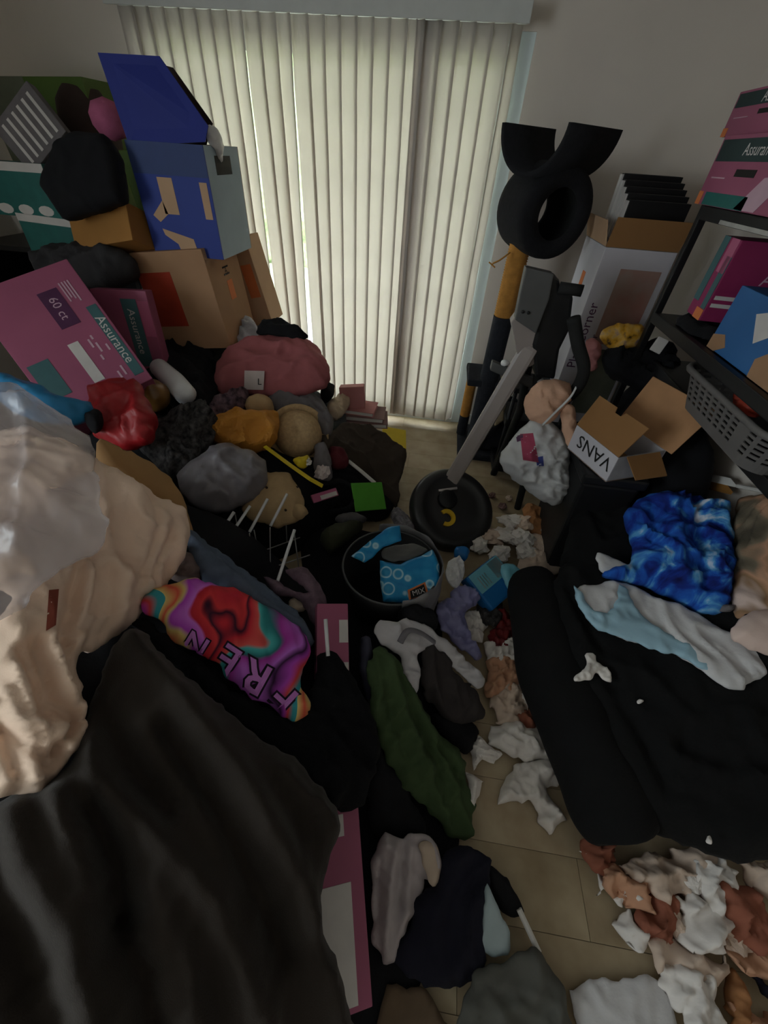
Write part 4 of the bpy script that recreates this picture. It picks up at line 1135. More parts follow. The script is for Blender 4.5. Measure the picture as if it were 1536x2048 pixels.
fl_up = lambda u, t: sbp(u, 0, ZT) + ey * (.062 * t) + Vector((0, 0, .125 * t))
slab('front_flap', [fl_up(0, .01), fl_up(1, .01), fl_up(1.04, 1), fl_up(.58, 1), fl_up(.55, .86), fl_up(.42, .86), fl_up(.39, 1), fl_up(-.02, 1)], (-ey * .003 + Vector((0, 0, .002)))[:], M['kraft_inside'], sb)
bl_up = lambda u, t: sbp(u, 1.02, ZT) + ey * (.075 * t) + Vector((0, 0, .185 * t))
slab('back_flap', [bl_up(-.05, .0), bl_up(1.1, .0), bl_up(1.16, 1), bl_up(-.06, 1)], (ey * .004)[:], mat('kraft_lid', (184, 132, 88), rough=.85, var=.07, bump=.05), sb)
slab('side_flap', [sbp(1.02, .15, ZT), sbp(1.02, .85, ZT), sbp(1.32, .85, ZT - .06), sbp(1.30, .2, ZT - .06)], (0, 0, .004), M['kraft_inside'], sb)

# grocery bag hanging from the handlebar and peach cloth in it
patch('grocery_bag', [(1008, 905, .58), (1038, 858, .68), (1075, 838, .74), (1112, 846, .72), (1136, 885, .65), (1146, 935, .55), (1143, 985, .44), (1115, 1010, .38), (1078, 1000, .40), (1042, 968, .45), (998, 932, .54)],
      M['bag_film'], 'stuffed white grocery bag hanging from the handlebar', 'bag', sp=.011, bulge=.06, w=.08, back=.10, wr=.010, ws=14, crease=.02, cs=15, seed=41)
gb = bpy.data.objects['grocery_bag']
print_on(gb, 'red_print', [(1040, 868), (1066, 866), (1078, 925), (1046, 920)], mat('red_ink', (170, 60, 90), bump=0))
print_on(gb, 'blue_print', [(1072, 915), (1086, 912), (1088, 932), (1074, 934)], mat('blue_ink', (50, 60, 130), bump=0), n=6)
print_on(gb, 'blue_print', [(1032, 872), (1046, 868), (1046, 880), (1034, 884)], M['purple_label'], n=6)
patch('peach_towel', [(1078, 762, .90), (1105, 755, .91), (1150, 765, .90), (1140, 800, .84), (1118, 830, .78), (1095, 850, .74), (1060, 845, .73), (1046, 815, .78), (1055, 785, .84)], M['peach_cloth'],
      'peach towel stuffed in the top of the grocery bag', 'towel', sp=.011, bulge=.04, w=.05, back=.05, wr=.012, ws=12, wst=2.2, wang=1.2, seed=42)
patch('peach_towel', [(1118, 820, .80), (1145, 800, .84), (1158, 860, .74), (1154, 892, .68), (1138, 896, .67), (1124, 865, .72)], M['peach_cloth'], 'peach towel corner hanging right of the grocery bag', 'towel', sp=.01, bulge=.02, w=.03, back=.02, wr=.006, ws=16)
v, f = tube_vf(smooth_path([P(1085, 850, z=.75), P(1110, 825, z=.82), P(1140, 795, z=.9), P(1152, 775, z=.95)], 5), .008, 8, .4); mk('bag_handle', v, f, M['bag_film'], gb, True)

# things under the rack and on the floor beside it
patch('black_coat', [(1145, 985, .30), (1200, 955, .38), (1290, 950, .42), (1360, 945, .45), (1410, 985, .42), (1330, 1010, .38), (1250, 1030, .36), (1180, 1040, .26)], M['black_cloth'], 'black coat in front of the shoe box tote', 'clothing', bulge=.05, w=.08, back=.2, wr=.02, seed=51)
co, fr = carton('picture_frame', P(1392, 930, z=.60), P(1412, 925, z=.60), P(1425, 1000, z=.50), .02, mat('wood_tan', (168, 130, 96), rough=.6), 'tan wooden strip leaning under the rack', 'frame')
v, f = box_vf(P(1398, 958, z=.58), P(1470, 975, z=.56) - P(1398, 958, z=.58), Vector((0, .05, 0)), Vector((0, 0, .012)))
tag(mk('notebook', v, f, M['paper_white'], bevel=.002), 'white notebook edge under the rack beside the tan strip', 'book')
v, f = box_vf(P(1400, 975, z=.55), P(1462, 990, z=.54) - P(1400, 975, z=.55), Vector((0, .05, 0)), Vector((0, 0, .016)))
tag(mk('notebook', v, f, M['ochre_card'], bevel=.002), 'ochre notebook below the white one under the rack', 'book')
v, f = tube_vf([P(1475, 972, z=.56), P(1540, 985, z=.55)], .008, 8)
tag(mk('stick', v, f, M['paper_white']), 'white stick under the rack at the right edge', 'stick')

mound('clothes_pile', [(.93, 2.3), (1.33, 2.3), (1.33, 1.0), (1.05, 1.0), (.96, 1.3), (.955, 1.8)], [(1.15, 2.1, .88), (1.15, 1.8, .88), (1.2, 1.6, .80), (1.2, 1.42, .58), (1.2, 1.25, .42), (1.2, 1.1, .35)], M['black_cloth'], 'dark clothes piled under the rack shelves', seed=17, wr=.03)

# ------------------------------------------------------------------ foreground and floor
new('cream_sheet', (246, 212, 186), rough=.95, var=.05, vs=5, bump=.12, bs=240)
new('mustard_cloth', (178, 132, 82), rough=.95, var=.08, vs=6, bump=.15)
new('clear_film', (214, 204, 206), rough=.25, var=.06, vs=7, bump=.02, spec=.6, transl=.15, clear=.58)
new('taupe_cloth', (120, 100, 96), rough=.95, var=.1, bump=.2)
new('slate_denim', (88, 100, 120), rough=.95, var=.12, bump=.25, bs=300)
new('coat_fleece', (46, 38, 32), rough=.9, var=.10, vs=7, bump=.25, bs=320, sheen=.1)
new('black_fur', (12, 12, 16), rough=1, var=.3, bump=.5, bs=200)
new('green_jacket', (62, 82, 48), rough=.95, var=.1, vs=7, bump=.15)
new('white_jersey', (196, 192, 196), rough=.95, var=.06, bump=.12)
new('grey_trim', (112, 108, 114), rough=.9, var=.06, bump=.1)
new('charcoal_shirt', (58, 52, 52), rough=.95, var=.1, bump=.15)
new('lavender_film', (134, 132, 184), rough=.35, var=.1, vs=10, bump=.03, spec=.5)
new('satin', (176, 164, 166), rough=.4, var=.06, bump=.06, spec=.4)
new('beige_cloth', (192, 170, 150), rough=.95, var=.06, bump=.12)
new('navy_cloth', (24, 24, 40), rough=.95, var=.12, bump=.2)
new('pale_aqua', (160, 180, 186), rough=.3, var=.06, bump=0, spec=.5)
new('olive_grey', (88, 88, 82), rough=.8, var=.1, vs=7, bump=.1)
new('tissue_white', (230, 222, 216), rough=.95, var=.05, vs=10, bump=.08)
new('tissue_warm', (214, 188, 168), rough=.95, var=.08, vs=10, bump=.08)
new('tissue_peach', (206, 150, 116), rough=.95, var=.1, vs=10, bump=.08)
new('rust_paper', (156, 88, 66), rough=.9, var=.15, vs=10, bump=.08)
new('blood_red', (120, 22, 26), rough=.5, var=.2, vs=10, bump=.05)
new('kraft_bag', (170, 112, 66), rough=.9, var=.1, vs=8, bump=.1)
new('pad_white', (206, 204, 206), rough=.9, var=.04, bump=.15, bs=120)
new('pad_blue', (150, 190, 210), rough=.5, var=.04, bump=.04)
new('black_futon', (13, 13, 14), rough=.97, var=.15, bump=.3, bs=140)
new('peach_pillow', (226, 196, 184), rough=.9, var=.04, bump=.1)
new('pack_blue', (18, 112, 190), rough=.35, var=.06, vs=6, bump=.02, spec=.5)
new('pack_cyan', (110, 190, 210), rough=.35, var=.08, vs=6, bump=.02, spec=.5)
M['galaxy'] = ramp_mat('galaxy_fleece', [(.30, (16, 16, 70)), (.42, (22, 50, 140)), (.52, (34, 96, 190)), (.60, (90, 160, 214)), (.70, (220, 224, 236))], 9, dist=1.4, rough=.95, det=5, bump=.3)
M['camo'] = ramp_mat('earth_pattern', [(.34, (80, 74, 62)), (.44, (122, 110, 92)), (.5, (196, 150, 120)), (.56, (150, 118, 88)), (.64, (214, 190, 180))], 5, dist=.6, rough=.95, det=2, bump=.3)
M['swirl'] = ramp_mat('swirl_print', [(.0, (232, 210, 130)), (.07, (228, 90, 70)), (.11, (226, 200, 120)), (.15, (190, 70, 200)), (.25, (214, 120, 224)), (.28, (206, 40, 60)), (.35, (226, 60, 66)), (.37, (40, 14, 44)), (.41, (214, 44, 60)), (.50, (236, 96, 90)), (.53, (80, 190, 190)), (.60, (36, 120, 124)), (.64, (170, 50, 160)), (.74, (196, 110, 216)), (.80, (50, 16, 56)), (.84, (180, 70, 190)), (.89, (222, 70, 66)), (.95, (60, 160, 170))], .62, dist=2.6, rough=.7, kind='wave', det=1.0, bump=.08, rot=-.35, phase=math.pi, dsc=9.0)
M['treat'] = ramp_mat('treat_bag_print', [(.0, (60, 150, 190)), (.30, (40, 140, 190)), (.40, (180, 220, 232)), (.46, (44, 146, 196)), (.7, (26, 128, 184))], 17, rough=.35, kind='voronoi', bump=.02)

# heap under the foreground clothes
mound('clothes_heap', [(-1.75, 1.1), (-1.1, 1.25), (-.55, 1.2), (-.25, .95), (-.10, .5), (-.10, .1), (-.12, -.5), (-1.4, -.7), (-1.9, .1)],
      [(-1.1, .85, .72), (-.8, .9, .50), (-.45, .9, .28), (-.6, .5, .42), (-.3, .5, .26), (-.25, .1, .24), (-.5, .05, .38), (-.9, .2, .52), (-.9, -.3, .42), (-.4, -.4, .25)], M['black_cloth'], 'heap of dark clothes carrying the coat and cream sheet', seed=7, wr=.02)

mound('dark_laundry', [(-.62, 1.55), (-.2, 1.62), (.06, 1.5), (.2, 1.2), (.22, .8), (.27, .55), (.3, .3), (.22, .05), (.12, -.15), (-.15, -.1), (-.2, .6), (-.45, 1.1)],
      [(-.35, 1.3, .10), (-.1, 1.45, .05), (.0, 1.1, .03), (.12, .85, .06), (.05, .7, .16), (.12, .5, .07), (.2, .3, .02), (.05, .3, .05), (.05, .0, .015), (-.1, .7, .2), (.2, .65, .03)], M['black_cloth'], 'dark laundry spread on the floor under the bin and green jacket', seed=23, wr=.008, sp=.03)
# mustard cloth, cream sheet, clear plastic bag
patch('curtain', [(185, 880, .92), (230, 890, .90), (300, 920, .83), (350, 965, .74), (388, 1030, .62), (392, 1095, .52), (340, 1080, .56), (240, 1000, .74), (190, 950, .84)], M['mustard_cloth'],
      'mustard tan curtain fabric behind the cream sheet', 'curtain', bulge=.05, w=.07, back=.15, wr=.01, ws=7, wst=2.5, wang=-.6, seed=61)
patch('bed_sheet', [(-70, 1000, .95), (-40, 880, 1.0), (50, 850, .99), (120, 880, .97), (185, 915, .95), (240, 935, .92), (310, 985, .82), (368, 1020, .72), (382, 1060, .66), (368, 1110, .61), (345, 1160, .57), (300, 1215, .55), (230, 1270, .57), (190, 1310, .58), (150, 1300, .63),
      (165, 1360, .60), (178, 1430, .58), (165, 1490, .57), (110, 1560, .57), (75, 1590, .57), (40, 1585, .59), (-20, 1600, .60), (-60, 1500, .66), (-60, 1330, .74), (-20, 1250, .80), (40, 1190, .83), (-60, 1150, .86)], M['cream_sheet'],
      'cream bed sheet spilling over the left heap', 'bed sheet', sp=.0095, bulge=.05, w=.06, back=.04, crease=.010, cs=7, wr=.011, ws=8, wst=2.5, wang=1.1, seed=62,
      folds=[([(190, 940), (260, 990), (330, 1050), (345, 1150)], -0.0286, .022), ([(240, 945), (310, 1000), (370, 1050)], 0.0260, .02), ([(150, 1090), (240, 1110), (300, 1190)], -0.0234, .025),
             ([(200, 1150), (205, 1220), (180, 1290)], -0.0260, .015), ([(150, 1140), (140, 1220), (110, 1280)], -0.0364, .018), ([(250, 1140), (250, 1250)], 0.0208, .015), ([(170, 1140), (165, 1240), (150, 1300)], 0.0260, .014),
             ([(60, 1290), (90, 1400), (150, 1450)], -0.0468, 0.0120), ([(90, 1280), (120, 1370), (165, 1420)], 0.0507, 0.0120), ([(20, 1340), (60, 1440), (130, 1500)], 0.0351, 0.0120), ([(-10, 1450), (60, 1500), (100, 1560)], -0.0351, 0.0120), ([(160, 1440), (110, 1480), (100, 1530)], -0.0390, 0.0090), ([(30, 1300), (75, 1420), (120, 1540)], -.03, .009), ([(120, 1290), (150, 1390), (140, 1470)], -.03, .009), ([(0, 1380), (50, 1480), (70, 1580)], .026, .01), ([(-20, 1420), (20, 1520), (30, 1580)], -.026, .009), ([(130, 1470), (80, 1520), (60, 1580)], -.022, .009), ([(170, 1110), (190, 1190), (160, 1260)], -.024, .009), ([(215, 1140), (225, 1230), (200, 1290)], -.022, .009), ([(280, 1010), (300, 1090), (280, 1170)], -.02, .011), ([(330, 1080), (310, 1140), (320, 1180)], -.024, .01)])
bs = bpy.data.objects['bed_sheet']
print_on(bs, 'stain', [(98, 1180), (118, 1178), (112, 1250), (92, 1262)], mat('stain_red', (150, 70, 54), bump=0), lift=.0015, n=8)
patch('clear_bag', [(-60, 780, 1.12), (10, 765, 1.12), (60, 790, 1.08), (130, 830, 1.02), (185, 885, .97), (190, 930, .96), (205, 990, .93), (215, 1040, .90), (200, 1100, .86), (150, 1130, .86), (110, 1150, .86), (60, 1200, .84), (0, 1240, .82), (-60, 1290, .82), (-80, 1000, 1.0)],
      M['clear_film'], 'large clear plastic bag over the cream sheet', 'bag', sp=.012, bulge=.05, w=.12, back=.02, wr=.014, ws=8, wst=2.4, wang=1.2, crease=.03, cs=7, seed=63,
      folds=[([(60, 800), (75, 900), (80, 1000)], .03, .018), ([(100, 930), (70, 1050), (60, 1120)], .03, .018), ([(130, 1040), (170, 1050), (190, 1070)], .03, .02), ([(20, 830), (40, 930)], -.025, .02), ([(150, 870), (150, 960), (180, 1020)], -.02, .02), ([(0, 1060), (60, 1090), (120, 1110)], .025, .018)])
patch('taupe_top', [(340, 1085, .60), (370, 1095, .58), (400, 1130, .52), (408, 1165, .48), (370, 1170, .50), (335, 1150, .54)], M['taupe_cloth'], 'taupe wrinkled top between the cream sheet and printed shirt', 'clothing', sp=.011, bulge=.03, w=.04, back=.08, wr=.012, ws=18, wang=.8, wst=2, seed=64)
patch('jeans', [(372, 1052, .58), (400, 1068, .56), (470, 1125, .48), (540, 1175, .43), (600, 1225, .40), (622, 1270, .37), (640, 1290, .36), (600, 1290, .38), (540, 1240, .42), (450, 1185, .47), (400, 1150, .52), (378, 1100, .56)], M['slate_denim'],
      'slate blue jeans folded behind the printed shirt', 'clothing', sp=.012, bulge=.035, w=.04, back=.1, wr=.007, ws=10, wst=3, wang=-.6, seed=65, folds=[([(390, 1075), (480, 1150), (600, 1250)], -.02, .012)])

# printed shirt
ps = patch('printed_shirt', [(282, 1218, .60), (300, 1180, .60), (345, 1160, .58), (400, 1160, .555), (450, 1175, .52), (510, 1200, .48), (570, 1230, .455), (605, 1255, .44), (620, 1300, .42), (610, 1345, .415), (598, 1370, .41), (622, 1405, .39), (618, 1428, .39), (585, 1442, .39), (550, 1420, .405), (530, 1405, .41), (490, 1385, .425), (450, 1345, .45), (430, 1325, .47), (390, 1310, .49), (340, 1272, .53), (310, 1240, .57)], M['swirl'],
      'shirt with a bright purple, red and teal swirl print', 'clothing', sp=.0095, bulge=.03, w=.035, back=.03, wr=.005, ws=10, wst=2, wang=-.6, seed=66,
      folds=[([(410, 1170), (400, 1240), (420, 1310)], -.012, .01), ([(530, 1230), (535, 1300), (560, 1400)], -.012, .009), ([(470, 1190), (470, 1280), (490, 1370)], .01, .012), ([(570, 1250), (590, 1320)], .012, .012)])
new('letter_purple', (206, 120, 212), rough=.7, var=.05, bump=0); new('letter_dark', (34, 12, 40), rough=.7, var=.05, bump=0)
for body, cx, cy, sz, an in (('E', 458, 1318, 74, .58), ('R', 513, 1352, 80, .5), ('F', 568, 1398, 78, .75), ('N', 392, 1288, 56, .55)):
    text_on(ps, body, cx, cy, sz * 1.12, an + math.pi, M['letter_dark'], lift=.0035, bold=.06); text_on(ps, body, cx, cy, sz * 1.12, an + math.pi, M['letter_purple'], lift=.006, bold=.015)
patch('black_fleece', [(255, 1250, .56), (300, 1235, .56), (380, 1300, .48), (470, 1380, .41), (560, 1440, .37), (630, 1400, .36), (640, 1290, .36), (670, 1290, .36), (720, 1370, .32), (755, 1450, .27), (765, 1530, .24), (735, 1590, .24), (700, 1640, .25), (620, 1600, .32), (520, 1480, .38), (420, 1400, .43), (320, 1320, .50)], M['black_fur'],
      'black fleece garment under the printed shirt', 'clothing', sp=.013, bulge=.03, w=.05, back=.08, jag=.012, wr=.014, seed=67)

# dark coat filling the lower left
patch('coat', [(225, 1290, .585), (255, 1255, .60), (300, 1275, .575), (340, 1320, .53), (420, 1395, .47), (520, 1475, .42), (610, 1540, .38), (665, 1600, .35), (682, 1660, .33), (655, 1720, .33), (630, 1800, .32), (660, 1900, .28), (700, 2030, .22), (715, 2120, .18), (500, 2180, .3), (200, 2200, .42), (-60, 2180, .5), (-90, 1900, .56), (-70, 1650, .60), (30, 1590, .57), (120, 1550, .55), (175, 1470, .55), (190, 1380, .58)], M['coat_fleece'],
      'dark brown grey fleece coat draped over the lower left heap', 'coat', sp=.012, bulge=.05, w=.07, back=.05, wr=.010, ws=5, wst=3, wang=-.9, seed=68,
      folds=[([(260, 1290), (370, 1420), (470, 1560), (560, 1720), (640, 1900), (690, 2040)], 0.0560, .035), ([(200, 1400), (280, 1560), (330, 1620)], -0.0480, .03), ([(330, 1460), (420, 1600), (500, 1760), (560, 1900)], -0.0448, .025),
             ([(170, 1490), (200, 1580), (280, 1640), (420, 1800), (520, 2040)], 0.0480, .03), ([(110, 1580), (170, 1680), (190, 1760)], 0.0560, .025), ([(180, 1620), (230, 1740), (250, 1830)], -0.0640, .028),
             ([(30, 1620), (60, 1740), (150, 1850), (200, 2040)], 0.0480, .03), ([(-20, 1700), (40, 1850), (100, 2040)], -0.0560, .035), ([(560, 1560), (640, 1640), (660, 1700)], 0.0320, .025), ([(300, 1760), (360, 1900), (400, 2048)], 0.0320, .03), ([(240, 1850), (290, 1950), (310, 2048)], -0.0480, .02)],
      bumps=[(330, 1450, .03, .08), (420, 1700, .02, .1)])

# pink flat cartons wedged beside the coat
co, fr = carton('diaper_carton', P(696, 1207, z=.42), P(634, 1207, z=.44), P(742, 1400, z=.28), .05, M['pink_card'], 'flat pink carton poking up behind the black fleece')
for (a, b, c_, d) in ((.02, .18, .3, .42), (.02, .62, .75, .97)): panel('white_print', co, fr, a, b, c_, d, M['white_print'])
co, fr = carton('diaper_carton', P(716, 1600, z=.22), P(590, 1625, z=.26), P(762, 2008, z=.08), .06, M['pink_card'], 'pink carton with a large white panel beside the coat at the bottom')
panel('white_panel', co, fr, .20, .42, 1.0, .97, M['white_print']); panel('white_panel', co, fr, .26, .06, .6, .18, M['white_print'])
tag(patch('grey_knit', [(640, 1200, .40), (560, 1140, .42), (605, 1132, .42), (640, 1165, .40), (655, 1200, .37), (650, 1250, .33), (625, 1255, .33), (618, 1215, .36), (580, 1190, .38), (540, 1185, .40), (520, 1150, .42)], mat('heather_mauve', (110, 86, 100), var=.25, vs=40, bump=.2), 'heather mauve knit hanging right of the wire rack', 'clothing', sp=.011, bulge=.025, w=.03, back=.06, wr=.006, seed=70, smooth=1))
patch('paper_cup', [(568, 1195, .36), (600, 1190, .36), (612, 1212, .34), (598, 1228, .33), (572, 1220, .34)], M['beige_cloth'], 'cream paper scrap in the gap of the mauve knit', 'paper', jag=.012, sp=.009, bulge=.01, w=.02, back=.02)

# round bin with liner and the blue treat bag
bn = thing('waste_bin', 'round black wire bin holding a blue printed bag', 'bin', Vector((-.06, 1.12, .0)))
bc0 = P(782, 1130, z=.30); bc0 = Vector((bc0.x, bc0.y, 0)); BR = .205
V, F = lathe_vf(bc0, (0, 0, 1), [(.001, .006), (BR * .8, .006), (BR, .30), (BR + .004, .30), (BR * .8 + .006, .0), (.001, .0)], 40); mk('wall', V, F, M['black_plastic'], bn, True)
v, f = tube_vf([bc0 + Vector((BR * math.cos(t), BR * math.sin(t), .302)) for t in np.linspace(0, 2 * math.pi, 49)], .0045, 8, caps=False); mk('rim', v, f, M['grey_plastic'], bn, True)
new('liner_film', (140, 138, 140), rough=.3, var=.1, bump=.03, spec=.5, transl=.2)
V, F = [], []
n = 40
for i in range(n + 1):
    t = -1.25 + 3.2 * i / n
    for j in range(9):
        h = j / 8; r_ = BR + .012 + .03 * h * (1.2 - h) + .012 * noise.noise(Vector((t * 4, h * 4, 3)))
        z = .335 - .22 * h + .03 * noise.noise(Vector((t * 3, h * 2, 8))) * (1 if j < 3 else .4)
        V.append(bc0 + Vector((r_ * math.cos(t), r_ * math.sin(t), z)))
for i in range(n):
    for j in range(8): F.append((i * 9 + j, i * 9 + j + 1, (i + 1) * 9 + j + 1, (i + 1) * 9 + j))
mk('liner', V, F, M['liner_film'], bn, True, solid=.002)
tb = patch('treat_bag', [(760, 1120, .34), (800, 1128, .34), (840, 1112, .35), (865, 1098, .36), (878, 1130, .33), (880, 1165, .30), (866, 1195, .27), (830, 1208, .255), (790, 1206, .255), (766, 1205, .255), (761, 1160, .30)], M['treat'], 'blue printed treat bag standing open in the round bin', 'bag', sp=.008, bulge=.018, w=.02, back=.04, wr=.003, smooth=0, jag=.002, seed=71)
print_on(tb, 'logo_edge', [(815, 1180), (850, 1164), (858, 1188), (818, 1200)], M['print_orange'], lift=.003, n=8)
print_on(tb, 'logo', [(820, 1182), (848, 1168), (853, 1188), (822, 1198)], M['ink_black'], lift=.005, n=8)
text_on(tb, 'MIX', 837, 1184, 15, -.3, M['white_print'], lift=.007)
patch('bag_back', [(702, 1112, .34), (735, 1085, .37), (775, 1055, .39), (800, 1050, .39), (803, 1082, .36), (765, 1095, .35), (745, 1115, .33), (730, 1125, .32)], M['treat'], sp=.008, bulge=.005, w=.02, back=.004, wr=.004, parent=tb, smooth=0, jag=.002)
patch('bag_inside', [(768, 1092, .34), (830, 1088, .34), (862, 1098, .35), (838, 1112, .34), (800, 1126, .335), (762, 1120, .33)], M['grey_plastic'], sp=.01, bulge=.004, w=.02, back=.004, wr=.002, parent=tb)
patch('olive_shoe', [(640, 1060, .24), (690, 1040, .24), (735, 1040, .20), (700, 1075, .22), (670, 1100, .22), (648, 1090, .23)], mat('olive', (58, 60, 40)), 'olive cloth left of the round bin', 'clothing', sp=.012, bulge=.03, w=.04, back=.1, wr=.006)
patch('cloth_bundle', [(662, 1035, .26), (700, 1022, .25), (740, 1035, .2), (725, 1048, .2), (690, 1050, .22)], mat('cap_grey', (86, 84, 88)), 'grey cap lying left of the round machine base', 'hat', sp=.01, bulge=.025, w=.03, back=.05, wr=.004)

# wrappers and tissues round the machine base
patch('silver_wrapper', [(776, 1030, .10), (792, 1010, .12), (815, 1030, .11), (835, 1060, .10), (800, 1062, .1)], M['grey_film'], 'silvery wrapper between the bin and machine base', 'wrapper', sp=.009, bulge=.02, w=.02, back=.04, wr=.008, ws=24, flat=True)
def scatter(items, mats, label, cat, group, name):
    for k, (a, b, z, r) in enumerate(items):
        crumple(name, P(a, b, z=z), r, mats[k % len(mats)], k * 3 + len(items), label, cat, group)
scatter([(1020, 1055, .03, 0.072), (1048, 1062, .03, 0.072), (1075, 1070, .03, 0.065), (1010, 1085, .02, 0.072), (980, 1085, .01, 0.072), (1038, 1090, .04, 0.072), (960, 1100, .01, 0.065), (1065, 1092, .02, 0.065), (930, 1078, .0, 0.051), (1000, 1112, .01, 0.065), (1085, 1105, .01, 0.072), (1108, 1075, .0, 0.058), (1045, 1118, .01, 0.072), (1075, 1130, .01, 0.065)],
        [M['tissue_white'], M['tissue_warm'], M['tissue_white']], 'crumpled white tissue in the pile right of the machine base', 'tissue', 'tissues right of the machine base', 'tissue')
scatter([(985, 995, .0, .03), (1015, 1000, .0, .028), (1005, 1018, .0, .03), (1035, 1010, .0, .025)], [M['mauve_card'], M['tissue_warm']], 'small crumpled scrap on the floor behind the white tissues', 'paper', 'scraps behind the tissues', 'paper_scrap')
patch('paper_bag', [(1048, 1010, .13), (1060, 1004, .14), (1132, 1035, .10), (1128, 1062, .07), (1105, 1092, .04), (1060, 1068, .06), (1045, 1035, .10)], M['kraft_bag'], 'small brown paper bag beside the white tissues', 'bag', sp=.01, bulge=.03, w=.03, back=.03, crease=.012, cs=16, smooth=1, flat=True)
scatter([(1120, 1090, .0, .04), (1140, 1075, .0, .045), (1130, 1112, .0, .04)], [M['tissue_warm'], M['tissue_white']], 'crumpled tissue below the brown paper bag', 'tissue', 'tissues below the brown paper bag', 'tissue')
patch('napkin', [(1030, 1118, .05), (1075, 1095, .06), (1125, 1105, .05), (1130, 1135, .05), (1090, 1165, .05), (1045, 1150, .05)], M['tissue_warm'], 'flat cream napkin beside the black futon roll', 'napkin', sp=.012, bulge=.015, w=.03, back=.03, wr=.01, ws=14)
patch('cup_lid', [(905, 1098, .14), (925, 1090, .14), (940, 1100, .13), (935, 1118, .12), (912, 1118, .12)], M['pack_blue'], 'blue wrapper bit right of the bin', 'wrapper', sp=.008, bulge=.02, w=.02, back=.05, wr=.003)
# blue and white pack of wipes
O_, A_, B_ = P(932, 1155, z=.16), P(992, 1108, z=.17), P(985, 1222, z=.09)
co, fr = carton('wipes_pack', O_, A_, B_, .07, M['pack_blue'], 'blue and white pack of wipes beside the round bin', 'pack', bevel=.012)
panel('cyan_print', co, fr, .05, .02, .97, .55, M['pack_cyan'])
panel('white_print', co, fr, .62, .05, .95, .5, M['white_print'])
for k in range(4): panel('small_print', co, fr, .2 + .07 * k, .18, .23 + .07 * k, .5, M['white_print'])
patch('wipes_flap', [(1000, 1118, .19), (1048, 1138, .15), (1052, 1165, .13), (1030, 1192, .10), (1005, 1165, .14)], M['pack_cyan'], parent=co, sp=.01, bulge=.01, w=.02, back=.02, wr=.004)
patch('foil_wrapper', [(890, 1120, .2), (925, 1112, .18), (930, 1150, .15), (915, 1180, .14), (895, 1165, .17)], M['white_plastic'], 'white foil wrapper hooked on the bin liner', 'wrapper', sp=.009, bulge=.01, w=.02, back=.02, wr=.008, ws=22, flat=True)

# aisle litter
patch('lavender_bag', [(892, 1190, .14), (925, 1168, .14), (965, 1180, .12), (955, 1215, .1), (925, 1225, .12), (935, 1262, .11), (962, 1300, .08), (955, 1325, .08), (920, 1300, .12), (885, 1262, .17), (875, 1225, .17)], M['lavender_film'], 'lavender plastic bag in the aisle below the bin', 'bag', sp=.01, bulge=.01, w=.03, back=.02, jag=.012, wr=.012, ws=18, crease=.01, cs=20, seed=75)
items = [((905, 1235), (950, 1215), (975, 1245), (965, 1290), (925, 1285), 'tissue_white', 'white shredded tissue on the lavender bag'),
         ((945, 1200), (1000, 1190), (1015, 1235), (985, 1260), (950, 1245), 'fur_grey', 'grey lint clump under the blue wipes pack'),
         ((985, 1235), (1005, 1205), (1035, 1270), (1015, 1300), (985, 1290), 'blood_red', 'dark red wrapper against the black futon roll'),
         ((960, 1290), (1020, 1275), (1050, 1300), (1030, 1330), (975, 1325), 'tissue_white', 'white torn tissue below the dark red wrapper'),
         ((970, 1325), (1025, 1315), (1045, 1350), (1020, 1390), (972, 1380), 'tissue_peach', 'peach stained tissue in the middle of the aisle'),
         ((1025, 1320), (1055, 1315), (1075, 1380), (1065, 1425), (1035, 1400), 'tissue_white', 'white tissue strip along the black futon roll'),
         ((975, 1380), (1030, 1370), (1065, 1400), (1050, 1450), (985, 1450), 'tissue_warm', 'warm stained tissue above the large white one'),
         ((1035, 1425), (1062, 1410), (1075, 1445), (1060, 1470), (1038, 1455), 'rust_paper', 'small rust red wrapper in the aisle'),
         ((1065, 1430), (1085, 1420), (1105, 1470), (1095, 1490), (1070, 1465), 'grey_film', 'grey blue wrapper beside the futon roll')]
for k, it in enumerate(items):
    patch('paper_scrap', [(a, b, .03 + .02 * (i % 2)) for i, (a, b) in enumerate(it[:5])], M[it[5]], it[6], 'paper', sp=.008, bulge=.012, w=.03, back=.01, wr=.01, ws=22, crease=.016, cs=24, seed=80 + k, smooth=0, jag=.016)
patch('paper_towel', [(978, 1452, .03), (1030, 1440, .05), (1085, 1450, .04), (1098, 1480, .03), (1102, 1520, .02), (1060, 1522, .03), (1010, 1505, .03), (980, 1488, .02)], M['tissue_white'], 'upper crumpled paper towel on the aisle floor', 'paper towel', sp=.009, bulge=.03, w=.04, back=.01, wr=.012, ws=16, crease=.012, cs=14, seed=91, smooth=0, jag=.012)
patch('paper_towel', [(1022, 1530, .02), (1060, 1520, .04), (1102, 1518, .03), (1128, 1550, .02), (1120, 1578, .015), (1095, 1575, .02), (1110, 1600, .02), (1132, 1642, .01), (1112, 1648, .01), (1095, 1672, .01), (1082, 1650, .01), (1080, 1625, .02), (1060, 1595, .03), (1025, 1608, .015), (998, 1612, .01), (1000, 1598, .01)], M['tissue_white'], 'lower crumpled paper towel with ragged ends on bare floor', 'paper towel', sp=.008, bulge=.025, w=.035, back=.008, wr=.012, ws=16, crease=.01, cs=16, seed=92, smooth=0, jag=.008)
